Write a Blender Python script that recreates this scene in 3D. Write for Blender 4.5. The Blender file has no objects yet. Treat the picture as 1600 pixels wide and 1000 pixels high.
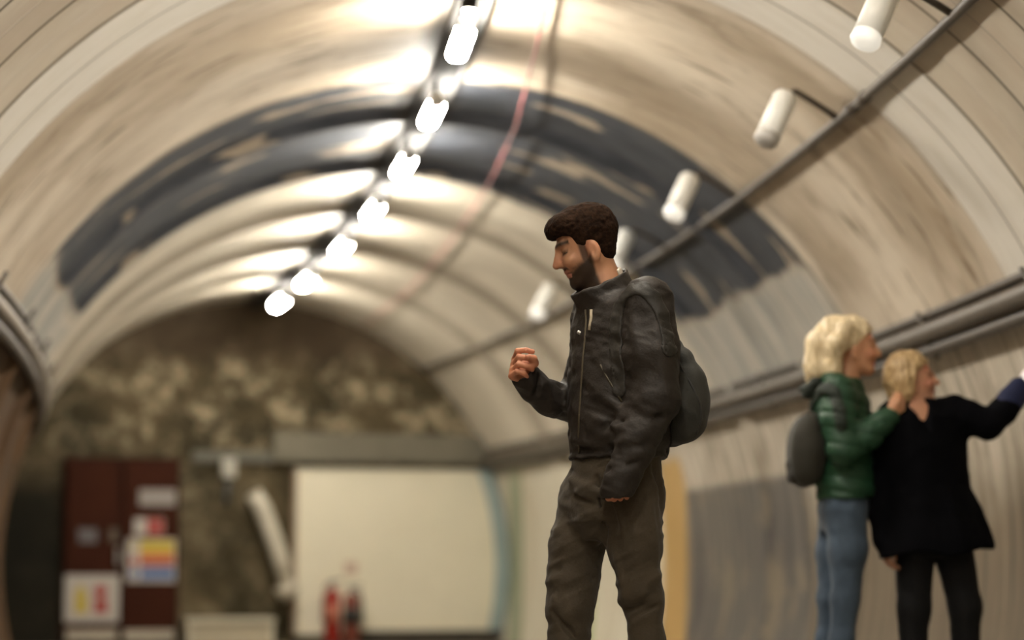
import bpy, bmesh, math, random
import numpy as np
from mathutils import Vector, Matrix

random.seed(4)
SC = bpy.context.scene
COL = SC.collection

# ------------------------------------------------------------------ camera, world, exposure
CAM_H = 0.56                      # low viewpoint above the tunnel floor
F_PX = 1600 * 85 / 36             # 85 mm lens
PITCH = math.atan((913 - 500) / F_PX)
cam_d = bpy.data.cameras.new('camera')
cam_d.lens = 85
cam_d.sensor_width = 36
cam_d.clip_end = 200
cam_d.dof.use_dof = True
cam_d.dof.focus_distance = 7.5
cam_d.dof.aperture_fstop = 1.25
cam_o = bpy.data.objects.new('camera', cam_d)
COL.objects.link(cam_o)
cam_o.location = (0, 0, CAM_H)
cam_o.rotation_euler = (math.pi / 2 + PITCH, 0, 0)
SC.camera = cam_o
wd = bpy.data.worlds.new('world')
SC.world = wd
wd.use_nodes = True
wd.node_tree.nodes['Background'].inputs[0].default_value = (1.0, 0.85, 0.65, 1)
wd.node_tree.nodes['Background'].inputs[1].default_value = 0.02
SC.view_settings.view_transform = 'Standard'
SC.view_settings.look = 'None'
SC.view_settings.gamma = 1
SC.view_settings.use_curve_mapping = False
SC.view_settings.exposure = 1.45
LAMP = 75.0                       # radiance of the fluorescent diffusers

_c, _s = math.cos(PITCH), math.sin(PITCH)


def at(u, v, Y):
    """the world point seen at pixel (u, v) that stands Y metres down the tunnel"""
    a, b = (u - 800) / F_PX, (500 - v) / F_PX
    k = Y / (_c - _s * b)
    return np.array([a * k, Y, CAM_H + (_s + _c * b) * k])


def row_of(X, Y, Z):
    Z = Z - CAM_H
    return 500 - F_PX * (Z * _c - Y * _s) / (Y * _c + Z * _s)


# ------------------------------------------------------------------ material helpers
class G:
    def __init__(self, name):
        self.m = bpy.data.materials.new(name)
        self.m.use_nodes = True
        self.t = self.m.node_tree
        self.b = self.t.nodes['Principled BSDF']

    def n(self, kind, **kw):
        x = self.t.nodes.new(kind)
        for k, v in kw.items():
            setattr(x, k, v)
        return x

    def put(self, sock, v):
        if isinstance(v, bpy.types.NodeSocket):
            self.t.links.new(v, sock)
        elif isinstance(v, (tuple, list)) and len(v) == 3 and sock.type == 'RGBA':
            sock.default_value = (*v, 1)
        else:
            sock.default_value = v

    def math(self, op, a, b=0.0, clamp=False):
        x = self.n('ShaderNodeMath', operation=op, use_clamp=clamp)
        self.put(x.inputs[0], a)
        self.put(x.inputs[1], b)
        return x.outputs[0]

    def add(self, a, b): return self.math('ADD', a, b)
    def sub(self, a, b): return self.math('SUBTRACT', a, b)
    def mul(self, a, b): return self.math('MULTIPLY', a, b)
    def mx(self, a, b): return self.math('MAXIMUM', a, b)

    def step(self, x, lo, hi):
        r = self.n('ShaderNodeMapRange', interpolation_type='SMOOTHSTEP')
        self.put(r.inputs['Value'], x)
        r.inputs['From Min'].default_value = lo
        r.inputs['From Max'].default_value = hi
        return r.outputs[0]

    def band(self, x, lo, hi, e=0.02):
        return self.mul(self.step(x, lo - e, lo + e), self.sub(1.0, self.step(x, hi - e, hi + e)))

    def line(self, x, c, w):
        """one at x == c falling to zero at a distance of w"""
        return self.sub(1.0, self.step(self.math('ABSOLUTE', self.sub(x, c)), w * 0.4, w))

    def comb(self, x, y, z=0.0):
        c = self.n('ShaderNodeCombineXYZ')
        for s, v in zip(c.inputs, (x, y, z)):
            self.put(s, v)
        return c.outputs[0]

    def uv(self):
        u = self.n('ShaderNodeUVMap', uv_map='UVMap')
        s = self.n('ShaderNodeSeparateXYZ')
        self.t.links.new(u.outputs[0], s.inputs[0])
        return s.outputs[0], s.outputs[1]

    def obj(self):
        return self.n('ShaderNodeTexCoord').outputs['Object']

    def sep(self, v):
        s = self.n('ShaderNodeSeparateXYZ')
        self.t.links.new(v, s.inputs[0])
        return s.outputs

    def noise(self, vec, scale=1.0, detail=4.0, rough=0.55):
        x = self.n('ShaderNodeTexNoise')
        self.put(x.inputs['Vector'], vec)
        x.inputs['Scale'].default_value = scale
        x.inputs['Detail'].default_value = detail
        x.inputs['Roughness'].default_value = rough
        return x.outputs['Fac']

    def mix(self, f, a, b):
        x = self.n('ShaderNodeMix', data_type='RGBA')
        self.put(x.inputs[0], f)
        self.put(x.inputs[6], a)
        self.put(x.inputs[7], b)
        return x.outputs[2]

    def bump(self, h, strength=0.3, dist=0.01):
        x = self.n('ShaderNodeBump')
        x.inputs['Strength'].default_value = strength
        x.inputs['Distance'].default_value = dist
        self.put(x.inputs['Height'], h)
        self.t.links.new(x.outputs[0], self.b.inputs['Normal'])

    def fin(self, color, rough=0.6, spec=0.5, metal=0.0):
        self.put(self.b.inputs['Base Color'], color)
        self.put(self.b.inputs['Roughness'], rough)
        self.put(self.b.inputs['Specular IOR Level'], spec)
        self.put(self.b.inputs['Metallic'], metal)
        return self.m


def simple(name, col, rough=0.6, var=0.25, scale=30, metal=0.0, spec=0.5, bump=0.0, stretch=(1, 1, 1)):
    g = G(name)
    x = g.n('ShaderNodeMapping')
    g.t.links.new(g.obj(), x.inputs[0])
    x.inputs['Scale'].default_value = stretch
    n = g.noise(x.outputs[0], scale, 4)
    dark = tuple(c * (1 - var) for c in col)
    lite = tuple(min(1, c * (1 + var)) for c in col)
    if bump:
        g.bump(n, bump, 0.004)
    return g.fin(g.mix(n, dark, lite), rough, spec, metal)


def emitter(name, col, strength):
    g = G(name)
    g.put(g.b.inputs['Emission Color'], col)
    g.b.inputs['Emission Strength'].default_value = strength
    return g.fin((0.8, 0.8, 0.78), 0.5)


# ------------------------------------------------------------------ object helpers
def link(o, parent=None):
    COL.objects.link(o)
    if parent is not None:
        o.parent = parent
    return o


def tag(o, label=None, cat=None, group=None, kind=None):
    if label: o['label'] = label
    if cat: o['category'] = cat
    if group: o['group'] = group
    if kind: o['kind'] = kind
    return o


def empty(name, loc, label, cat, group=None, rotz=0.0):
    o = bpy.data.objects.new(name, None)
    o.empty_display_size = 0.1
    o.location = tuple(loc)
    o.rotation_euler = (0, 0, rotz)
    link(o)
    return tag(o, label, cat, group)


def mesh_obj(name, verts, faces, mat, parent=None, smooth=True, uvs=None, cols=None):
    me = bpy.data.meshes.new(name)
    verts = np.asarray(verts, dtype=np.float32)
    if isinstance(faces, np.ndarray):
        nf = len(faces)
        me.vertices.add(len(verts))
        me.vertices.foreach_set('co', verts.ravel())
        me.loops.add(nf * 4)
        me.loops.foreach_set('vertex_index', faces.astype(np.int32).ravel())
        me.polygons.add(nf)
        me.polygons.foreach_set('loop_start', np.arange(0, nf * 4, 4, dtype=np.int32))
        me.polygons.foreach_set('loop_total', np.full(nf, 4, dtype=np.int32))
        me.update(calc_edges=True)
        me.validate()
    else:
        me.from_pydata([tuple(map(float, v)) for v in verts], [], faces)
        me.update()
    if smooth:
        me.polygons.foreach_set('use_smooth', np.ones(len(me.polygons), dtype=bool))
    if uvs is not None:
        lay = me.uv_layers.new(name='UVMap')
        idx = np.zeros(len(me.loops), dtype=np.int32)
        me.loops.foreach_get('vertex_index', idx)
        lay.data.foreach_set('uv', np.asarray(uvs, dtype=np.float32)[idx].ravel())
    if cols is not None:
        at_ = me.color_attributes.new('Col', 'FLOAT_COLOR', 'POINT')
        c4 = np.ones((len(verts), 4), dtype=np.float32)
        c4[:, :3] = cols
        at_.data.foreach_set('color', c4.ravel())
    me.materials.append(mat)
    o = bpy.data.objects.new(name, me)
    return link(o, parent)


def bm_obj(name, bm, mat, parent=None, smooth=False):
    me = bpy.data.meshes.new(name)
    bm.normal_update()
    bm.to_mesh(me)
    bm.free()
    if smooth:
        me.polygons.foreach_set('use_smooth', np.ones(len(me.polygons), dtype=bool))
    me.materials.append(mat)
    return link(bpy.data.objects.new(name, me), parent)


def add_box(bm, c, size, bev=0.0, rot=None):
    r = bmesh.ops.create_cube(bm, size=1.0)
    vs = r['verts']
    M = Matrix.Translation(Vector(c)) @ (rot if rot else Matrix.Identity(4)) @ Matrix.Diagonal((*size, 1))
    bmesh.ops.transform(bm, matrix=M, verts=vs)
    if bev:
        es = list({e for v in vs for e in v.link_edges})
        bmesh.ops.bevel(bm, geom=es, offset=bev, segments=3, profile=0.5, affect='EDGES')
    return bm


def box(name, c, size, mat, parent=None, bev=0.004, rot=None):
    bm = bmesh.new()
    add_box(bm, c, size, bev, rot)
    return bm_obj(name, bm, mat, parent)


def lathe(name, prof, mat, parent=None, axis='Z', off=(0, 0, 0), n=28):
    """prof: list of (radius, height), turned about the axis"""
    vs, fs = [], []
    for r, h in prof:
        for k in range(n):
            a = 2 * math.pi * k / n
            p = (r * math.cos(a), r * math.sin(a), h)
            if axis == 'Y': p = (p[0], p[2], p[1])
            if axis == 'X': p = (p[2], p[0], p[1])
            vs.append((p[0] + off[0], p[1] + off[1], p[2] + off[2]))
    for i in range(len(prof) - 1):
        for k in range(n):
            fs.append((i * n + k, i * n + (k + 1) % n, (i + 1) * n + (k + 1) % n, (i + 1) * n + k))
    fs.append(tuple(range(n))[::-1])
    fs.append(tuple((len(prof) - 1) * n + k for k in range(n)))
    o = mesh_obj(name, vs, fs, mat, parent)
    bm = bmesh.new(); bm.from_mesh(o.data)
    bmesh.ops.recalc_face_normals(bm, faces=bm.faces)
    bm.to_mesh(o.data); bm.free()
    return o


def tube(name, pts, r, mat, parent=None, n=12):
    pts = [np.asarray(p, float) for p in pts]
    rs = r if isinstance(r, (list, tuple)) else [r] * len(pts)
    vs, fs = [], []
    up = np.array([0.0, 0.03, 1.0])
    for i, p in enumerate(pts):
        d = pts[min(i + 1, len(pts) - 1)] - pts[max(i - 1, 0)]
        d = d / np.linalg.norm(d)
        ref = up if abs(d[2]) < 0.9 else np.array([1.0, 0.1, 0])
        a = np.cross(d, ref); a /= np.linalg.norm(a)
        b = np.cross(d, a)
        for k in range(n):
            t = 2 * math.pi * k / n
            vs.append(p + rs[i] * (math.cos(t) * a + math.sin(t) * b))
    for i in range(len(pts) - 1):
        for k in range(n):
            fs.append((i * n + k, i * n + (k + 1) % n, (i + 1) * n + (k + 1) % n, (i + 1) * n + k))
    fs.append(tuple(range(n))[::-1])
    fs.append(tuple((len(pts) - 1) * n + k for k in range(n)))
    return mesh_obj(name, vs, fs, mat, parent)


# ------------------------------------------------------------------ the tunnel: a curved tube
R = 2.5
ZC = CAM_H + 0.166                # height of the tube's axis
END = 22.8                        # the end wall
TH0 = math.asin(-ZC / R)          # the floor meets the ring here
TRUNK_Z = CAM_H + 1.24
TH_T = math.asin((TRUNK_Z - ZC) / R)
TH_TL = TH_T + 0.055


def cen(t):
    d = t - 10
    return -0.12 - 0.0858 * d - 0.0074 * d * d if t > 4 else -0.12 + 0.0858 * 6 - 0.0074 * 36 + 0.003 * (4 - t)


def slope(t):
    return -0.0858 - 0.0148 * (t - 10) if t > 4 else -0.003


def ring(t, th, r=R):
    m = slope(t); s = math.hypot(1, m)
    o = r * math.cos(th)
    return np.array([cen(t) + o / s, t - o * m / s, ZC + r * math.sin(th)])


JOINTS = [13.56, 15.24, 17.01, 18.9, 20.64]      # ribs between the far rings


def profile(t):
    """how far the lining stands in from the nominal radius"""
    k = 0.0
    if 9.25 < t < 10.0: k += 0.006
    if t < 9.25:
        k += 0.004 * (math.floor((9.25 - t) / 0.27) % 2)
    if 12.55 < t < 22.1:
        k += sum(0.055 * math.exp(-((t - j) / 0.10) ** 2) for j in JOINTS)
    return k


def t_grid():
    ts = list(np.arange(-7, 5, 0.5)) + list(np.arange(5, END + 0.3, 0.05))
    for q in [9.25, 10.0] + [9.25 - 0.27 * i for i in range(1, 14)]:
        ts += [q - 0.004, q + 0.004]
    return sorted(set(round(x, 4) for x in ts))


def shell(name, th_a, th_b, mat, n):
    ts = t_grid()
    ths = np.linspace(th_a, th_b, n + 1)
    vs, uv = [], []
    for t in ts:
        k = profile(t)
        for th in ths:
            vs.append(ring(t, th, R - k))
            uv.append((t, R * (math.pi / 2 - th)))
    N = n + 1
    fs = np.array([(i * N + j, i * N + j + 1, (i + 1) * N + j + 1, (i + 1) * N + j)
                   for i in range(len(ts) - 1) for j in range(n)])
    o = mesh_obj(name, vs, fs, mat, uvs=uv)
    return tag(o, kind='structure')


def vault_material():
    g = G('vault_paint')
    t, v = g.uv()
    big = g.noise(g.comb(g.mul(t, 1.1), g.mul(v, 0.5)), 1.0, 5, 0.6)
    fine = g.noise(g.comb(g.mul(t, 9.0), g.mul(v, 2.2)), 1.0, 4, 0.6)
    streak = g.noise(g.comb(g.mul(t, 7.0), g.mul(v, 0.9), 3.0), 1.0, 3, 0.5)
    col = g.mix(g.step(big, 0.36, 0.66), (0.36, 0.285, 0.20), (0.62, 0.54, 0.43))
    col = g.mix(g.mul(g.step(fine, 0.52, 0.72), 0.55), col, (0.22, 0.155, 0.09))
    # rust and soot smears that run round the ring
    smear = g.mul(g.step(streak, 0.60, 0.70), g.step(big, 0.40, 0.6))
    col = g.mix(g.mul(smear, 0.7), col, (0.15, 0.10, 0.055))
    spot = g.noise(g.comb(g.mul(t, 5.0), g.mul(v, 2.4), 21.0), 1.0, 5, 0.65)
    col = g.mix(g.mul(g.step(spot, 0.54, 0.68), 0.55), col, (0.20, 0.14, 0.08))
    dash = g.noise(g.comb(g.mul(t, 11.0), g.mul(v, 2.0), 31.0), 1.0, 1, 0.4)
    col = g.mix(g.mul(g.mul(g.step(dash, 0.66, 0.72), g.step(t, 9.9, 10.1)), 0.75), col, (0.13, 0.085, 0.04))
    # far rings are a cooler, cleaner cream
    far = g.step(t, 15.4, 15.8)
    farc = g.mix(g.step(big, 0.35, 0.65), (0.42, 0.37, 0.29), (0.62, 0.56, 0.45))
    col = g.mix(far, col, g.mix(g.mul(g.step(fine, 0.5, 0.75), 0.35), farc, (0.26, 0.21, 0.15)))
    # double ring of clean pale paint
    clean = g.band(t, 9.26, 10.0, 0.008)
    cleanc = g.mix(g.step(fine, 0.4, 0.8), (0.66, 0.62, 0.55), (0.58, 0.535, 0.455))
    col = g.mix(clean, col, cleanc)
    near = g.sub(1.0, g.step(t, 9.25, 9.26))
    nearc = g.mix(g.step(big, 0.38, 0.62), (0.46, 0.385, 0.295), (0.58, 0.52, 0.42))
    col = g.mix(near, col, nearc)
    # the black painted rings, worn back to cream in patches along the ring
    wob = g.mul(g.sub(g.noise(g.comb(t, g.mul(v, 1.4), 7.0), 1.6, 3), 0.5), 0.5)
    ink = g.band(g.add(t, g.mul(wob, 0.35)), 12.6, 15.62, 0.03)
    side = g.sub(1.0, g.step(g.add(g.math('ABSOLUTE', v), g.mul(wob, 0.7)), 2.24, 2.34))
    worn = g.noise(g.comb(g.mul(t, 4.6), g.mul(v, 1.5), 11.0), 1.0, 3, 0.5)
    peel = g.mul(g.step(worn, 0.585, 0.63), 0.85)
    black = g.mix(g.step(fine, 0.35, 0.7), (0.020, 0.024, 0.032), (0.056, 0.060, 0.070))
    black = g.mix(peel, black, (0.36, 0.29, 0.21))
    col = g.mix(g.mul(ink, side), col, black)
    # washed blue grey wall under the black paint on both flanks
    flank = g.mul(g.band(g.add(t, wob), 12.6, 15.7, 0.25), g.step(g.add(g.math('ABSOLUTE', v), g.mul(wob, 0.9)), 2.26, 2.36))
    fl = g.mix(g.step(g.noise(g.comb(g.mul(t, 12.0), g.mul(v, 1.0), 5.0), 1.0, 3), 0.35, 0.65), (0.24, 0.25, 0.235), (0.46, 0.43, 0.37))
    col = g.mix(g.mul(flank, 0.9), col, fl)
    # dark brown bands painted on and just behind the far ribs
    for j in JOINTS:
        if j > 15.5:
            rib_band = g.mul(g.line(g.add(t, g.mul(wob, 0.25)), j + 0.05, 0.30), g.add(0.55, g.mul(g.sub(streak, 0.5), 1.2)))
            col = g.mix(rib_band, col, (0.13, 0.095, 0.06))
    # seams between rings
    seam = None
    for q, w in [(9.255, 0.009), (9.63, 0.012), (10.0, 0.014), (8.98, 0.009), (8.71, 0.009), (8.44, 0.012), (8.17, 0.009), (7.9, 0.009), (7.63, 0.012), (7.36, 0.009), (7.1, 0.009), (12.58, 0.03)]:
        l = g.line(t, q, w)
        seam = l if seam is None else g.mx(seam, l)
    col = g.mix(g.mul(seam, 0.75), col, (0.08, 0.06, 0.04))
    # dark strip of soot round the crown conduit
    crown = g.line(v, -0.01, 0.20)
    col = g.mix(g.mul(crown, 0.9), col, (0.035, 0.030, 0.026))
    g.bump(g.add(fine, g.mul(big, 0.6)), 0.35, 0.012)
    return g.fin(col, 0.58, 0.4)


def right_wall_material():
    g = G('right_wall_paint')
    t, v = g.uv()
    st = g.noise(g.comb(g.mul(t, 12.0), g.mul(v, 0.7), 2.0), 1.0, 4, 0.6)
    st2 = g.noise(g.comb(g.mul(t, 5.0), g.mul(v, 0.5), 9.0), 1.0, 3, 0.6)
    big = g.noise(g.comb(g.mul(t, 0.9), g.mul(v, 1.2), 4.0), 1.0, 4, 0.6)
    wob = g.mul(g.sub(big, 0.5), 0.5)
    pale = g.mix(g.step(st, 0.32, 0.66), (0.33, 0.285, 0.215), (0.62, 0.56, 0.465))
    low = g.mix(g.step(st, 0.3, 0.7), (0.105, 0.08, 0.052), (0.24, 0.19, 0.13))
    col = g.mix(g.step(g.add(v, wob), 3.25, 3.9), pale, low)
    col = g.mix(g.mul(g.step(st2, 0.60, 0.70), 0.65), col, (0.13, 0.095, 0.055))
    bl = g.noise(g.comb(g.mul(t, 3.2), g.mul(v, 1.8), 17.0), 1.0, 5, 0.65)
    col = g.mix(g.mul(g.step(bl, 0.50, 0.66), 0.5), col, (0.15, 0.11, 0.07))
    # slate grey painted dado
    grey = g.mul(g.band(g.add(t, g.mul(wob, 0.4)), 14.4, 17.35, 0.08), g.step(g.add(v, g.mul(wob, 0.15)), 3.38, 3.44))
    greyc = g.mix(g.step(st, 0.35, 0.65), (0.075, 0.07, 0.07), (0.17, 0.155, 0.135))
    greyc = g.mix(g.mul(g.step(bl, 0.52, 0.62), 0.7), greyc, (0.26, 0.215, 0.15))
    col = g.mix(g.mul(grey, 0.92), col, greyc)
    # the mural at the far end: white ground with upright coloured strokes
    bow = g.mul(g.math('POWER', g.math('ABSOLUTE', g.sub(v, 3.95)), 2.0), 0.55)   # strokes bow outwards
    tb = g.add(t, bow)
    ground = g.mul(g.step(t, 17.95, 18.05), g.step(v, 3.0, 3.08))
    gc = g.mix(g.step(st2, 0.35, 0.65), (0.62, 0.56, 0.43), (0.70, 0.66, 0.54))
    col = g.mix(ground, col, gc)
    och = g.mul(g.band(tb, 17.42, 18.06, 0.05), g.step(v, 3.12, 3.2))
    col = g.mix(g.mul(och, 0.9), col, (0.52, 0.33, 0.11))
    for lo, hi, c, f, a, b in [(20.05, 20.5, (0.30, 0.40, 0.12), 0.75, 3.5, 6), (20.75, 20.95, (0.50, 0.17, 0.10), 0.6, 3.75, 4.2),
                               (21.0, 21.35, (0.40, 0.36, 0.22), 0.5, 4.0, 6), (22.35, 22.78, (0.24, 0.30, 0.17), 0.75, 3.0, 5)]:
        m = g.mul(g.band(tb, lo, hi, 0.05), g.band(g.add(v, wob), a, b, 0.12))
        col = g.mix(g.mul(m, f), col, c)
    # dark joint and mossy panel beyond it, close to the camera
    col = g.mix(g.mul(g.sub(1.0, g.step(t, 9.1, 9.14)), g.step(big, 0.42, 0.56)), col, (0.15, 0.16, 0.10))
    for q, w in [(9.2, 0.07), (10.0, 0.014), (8.4, 0.05)]:
        col = g.mix(g.mul(g.line(g.add(t, g.mul(wob, 0.05)), q, w), 0.85), col, (0.04, 0.04, 0.03))
    g.bump(g.add(st, st2), 0.35, 0.012)
    return g.fin(col, 0.5, 0.4)


def left_wall_material():
    g = G('left_wall_brown')
    t, v = g.uv()
    a = g.noise(g.comb(g.mul(t, 6.0), g.mul(v, 0.8)), 1.0, 4, 0.6)
    b = g.noise(g.comb(g.mul(t, 1.0), g.mul(v, 1.0), 4.0), 1.0, 4, 0.6)
    col = g.mix(g.step(a, 0.3, 0.7), (0.05, 0.025, 0.010), (0.125, 0.066, 0.026))
    col = g.mix(g.mul(g.step(b, 0.45, 0.7), 0.7), col, (0.05, 0.04, 0.028))
    col = g.mix(g.mul(g.step(g.add(v, g.mul(b, 0.5)), 3.3, 3.9), 0.85), col, (0.012, 0.010, 0.006))
    g.bump(a, 0.4, 0.012)
    return g.fin(col, 0.75, 0.2)


def end_wall_material():
    g = G('end_wall_mould')
    u, v = g.uv()                                    # metres across, metres up from the floor
    p = g.comb(u, v)
    blot = g.noise(g.comb(g.mul(u, 2.6), g.mul(v, 2.6)), 1.0, 8, 0.75)
    big = g.noise(p, 1.1, 4, 0.6)
    rise = g.band(g.add(v, g.mul(g.sub(big, 0.5), 0.9)), 1.75, 2.85, 0.3)    # flaking plaster is left in a belt across the wall
    side = g.step(g.add(u, g.mul(big, 0.5)), -1.9, -0.6)
    amt = g.mul(g.step(blot, 0.46, 0.68), g.add(0.40, g.mul(g.mul(rise, 0.9), g.add(0.35, g.mul(side, 0.5)))))
    base = g.mix(g.step(big, 0.35, 0.65), (0.030, 0.025, 0.011), (0.105, 0.080, 0.042))
    col = g.mix(amt, base, (0.46, 0.38, 0.25))
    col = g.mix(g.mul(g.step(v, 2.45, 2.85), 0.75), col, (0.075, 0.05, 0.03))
    # near-black tone low in the left corner
    left_dark = g.mul(g.sub(1.0, g.step(g.add(u, g.mul(big, 0.7)), -1.5, -0.95)), g.sub(1.0, g.step(g.add(v, g.mul(big, 0.5)), 1.6, 2.2)))
    col = g.mix(g.mul(left_dark, 0.93), col, (0.007, 0.0065, 0.003))
    g.bump(blot, 0.6, 0.03)
    return g.fin(col, 0.8, 0.25)


def floor_material():
    g = G('concrete_floor')
    a = g.noise(g.obj(), 1.5, 5, 0.6)
    b = g.noise(g.obj(), 20, 3, 0.6)
    col = g.mix(g.step(a, 0.3, 0.7), (0.13, 0.11, 0.085), (0.27, 0.235, 0.19))
    g.bump(b, 0.2, 0.005)
    return g.fin(col, 0.6, 0.4)


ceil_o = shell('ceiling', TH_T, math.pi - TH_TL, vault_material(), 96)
shell('wall_right', TH0, TH_T, right_wall_material(), 40)
shell('wall_left', math.pi - TH_TL, math.pi - TH0, left_wall_material(), 40)

ts = t_grid()
vs = []
for t in ts:
    vs += [ring(t, TH0), ring(t, math.pi - TH0)]
tag(mesh_obj('floor', vs, np.array([(2 * i, 2 * i + 1, 2 * i + 3, 2 * i + 2) for i in range(len(ts) - 1)]),
             floor_material(), smooth=False), kind='structure')

# the end wall, a plane square to the axis
EX = np.array([1, -slope(END), 0]) / math.hypot(1, slope(END))
EY = np.array([slope(END), 1, 0]) / math.hypot(1, slope(END))        # into the wall
EC = np.array([cen(END), END, 0.0])
EROT = math.atan2(EX[1], EX[0])


def ew(x, z, d=0.0):
    """x metres across the end wall, z up, d out of it towards the camera"""
    return EC + EX * x + np.array([0, 0, z]) - EY * d


def on_end(u, v, d=0.0):
    """pixel to (x, z) on the end wall's plane"""
    o = np.array([0, 0, CAM_H]); q = at(u, v, 10) - o
    k = np.dot(EC - EY * d - o, EY) / np.dot(q, EY)
    p = o + q * k
    return float(np.dot(p - EC, EX)), float(p[2])


n = 72
vs = [ew(0, ZC)]; uv = [(0, ZC)]; fs = []
for k in range(n + 1):
    th = TH0 + (math.pi - 2 * TH0) * k / n
    vs.append(ew((R + .1) * math.cos(th), max(0, ZC + (R + .1) * math.sin(th))))
    uv.append(((R + .1) * math.cos(th), ZC + (R + .1) * math.sin(th)))
    if k: fs.append((0, k + 1, k))
fs.append((0, 1, n + 1))
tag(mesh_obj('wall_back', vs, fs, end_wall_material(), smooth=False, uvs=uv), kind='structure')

# ------------------------------------------------------------------ common materials
M_steel = simple('grey_galvanised', (0.10, 0.082, 0.062), 0.5, 0.3, 14, 0.0)
M_dkpipe = simple('dark_pipe', (0.075, 0.06, 0.045), 0.5, 0.35, 10)
M_black = simple('black_rubber', (0.025, 0.024, 0.022), 0.6, 0.3, 20)
M_conduit = simple('crown_conduit', (0.022, 0.020, 0.018), 0.75, 0.3, 12)
M_white = simple('white_enamel', (0.78, 0.77, 0.72), 0.4, 0.06, 20)
M_cream = simple('cream_paint', (0.66, 0.61, 0.48), 0.6, 0.10, 3)
M_tube = emitter('fluorescent_diffuser', (1.0, 0.94, 0.83), LAMP)
M_spot = emitter('lit_spot_glass', (1.0, 0.93, 0.80), 0.2)
M_redwire = simple('red_cable', (0.36, 0.10, 0.09), 0.5, 0.2, 20)
M_door = simple('oxblood_paint', (0.046, 0.013, 0.006), 0.7, 0.35, 3, spec=0.1)
M_metal = simple('worn_steel', (0.42, 0.40, 0.37), 0.4, 0.2, 30, 0.4)
M_concrete = simple('lintel_concrete', (0.17, 0.155, 0.115), 0.8, 0.3, 3, bump=0.3)
M_red = simple('fire_red', (0.30, 0.016, 0.008), 0.35, 0.1, 10)
M_blackp = simple('black_paint', (0.02, 0.018, 0.015), 0.4, 0.2, 10)
M_yellow = simple('sign_yellow', (0.55, 0.42, 0.05), 0.5, 0.05, 10)
M_sred = simple('sign_red', (0.38, 0.06, 0.05), 0.5, 0.05, 10)
M_sblue = simple('sign_blue', (0.06, 0.14, 0.36), 0.5, 0.05, 10)
M_orange = simple('sign_orange', (0.70, 0.25, 0.05), 0.5, 0.05, 10)
M_sign = simple('sign_white', (0.50, 0.46, 0.42), 0.5, 0.04, 10)
M_sgrey = simple('sign_grey', (0.30, 0.27, 0.25), 0.5, 0.1, 10)


# ------------------------------------------------------------------ services along the vault
def along(t0, t1, th, r, step=0.25):
    return [ring(t, th, r) for t in np.arange(t0, t1 + 1e-6, step)]


UP_Z = CAM_H + 2.045
TH_U = math.asin((UP_Z - ZC) / (R - .026))
up = empty('conduit_pipe', ring(8, TH_U, R - .026), 'thin dark conduit pipe running high along the right vault', 'pipe')
o = tube('pipe', [p - np.array(up.location) for p in along(4, END - .05, TH_U, R - .026)], 0.021, M_dkpipe, up)
for t in np.arange(8.2, END, 1.9):
    a, b = ring(t, TH_U, R - .026), ring(t, TH_U, R + .0)
    tube('bracket', [a - np.array(up.location), b - np.array(up.location)], 0.016, M_dkpipe, up, 8)
for t in (9.95, 10.15, 14.4, 18.0):
    p = [ring(t + d, TH_U, R - .026) - np.array(up.location) for d in (-.06, .06)]
    tube('coupling', p, 0.029, M_dkpipe, up)


def trunk(thc, sgn, label, name, mat_a, mat_b, rr=0.046):
    e = empty(name, ring(9, thc, R - .1), label, 'pipe')
    L = np.array(e.location)
    tube('pipe', [p - L for p in along(4, END - .05, thc, R - .012 - 1.15 * rr)], rr, mat_a, e, 14)
    tube('cable', [p - L for p in along(4, END - .05, thc - sgn * 0.035, R - .06)], 0.030, mat_b, e, 10)
    tube('cable', [p - L for p in along(4, END - .05, thc + sgn * 0.030, R - .026)], 0.020, mat_b, e, 10)
    for t in np.arange(8.0, END, 1.6):
        pa = [ring(t, thc + d, R - .06) - L for d in (-.055, .0, .045)]
        tube('bracket', pa, 0.012, M_dkpipe, e, 8)
    return e


trunk(TH_T - .012, 1, 'thick grey brown pipe with cables along the right wall above the two women', 'service_pipe', M_steel, M_dkpipe)
trunk(math.pi - TH_TL + .012, -1, 'pale grey pipe with cables along the left wall', 'service_pipe.001', simple('pale_pipe', (0.30, 0.26, 0.21), 0.5, 0.2, 8), M_dkpipe, 0.034)

# crown conduit
e = empty('cable_trunking', ring(12, math.pi / 2, R - .03), 'dark cable trunking along the crown of the vault between the lights', 'cable trunking')
L = np.array(e.location)
vs, fs = [], []
tt = np.arange(4, END - .02, 0.25)
for t in tt:
    for th, r in ((-.026, R + .0), (.026, R + .0), (.026, R - .055), (-.026, R - .055)):
        vs.append(ring(t, math.pi / 2 + th, r) - L)
for i in range(len(tt) - 1):
    for k in range(4):
        fs.append((4 * i + k, 4 * i + (k + 1) % 4, 4 * i + 4 + (k + 1) % 4, 4 * i + 4 + k))
mesh_obj('channel', vs, fs, M_conduit, e, smooth=False)
tube('cable', [p - L for p in along(4, END - .05, math.pi / 2 - .038, R - .03)], 0.018, M_black, e, 8)

# crown lights
LZ = CAM_H + 2.48


def t_for_row(v, z):
    lo, hi = 5.0, 30.0
    for _ in range(60):
        m = (lo + hi) / 2
        if row_of(0, m, z) < v: lo = m
        else: hi = m
    return lo


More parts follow.
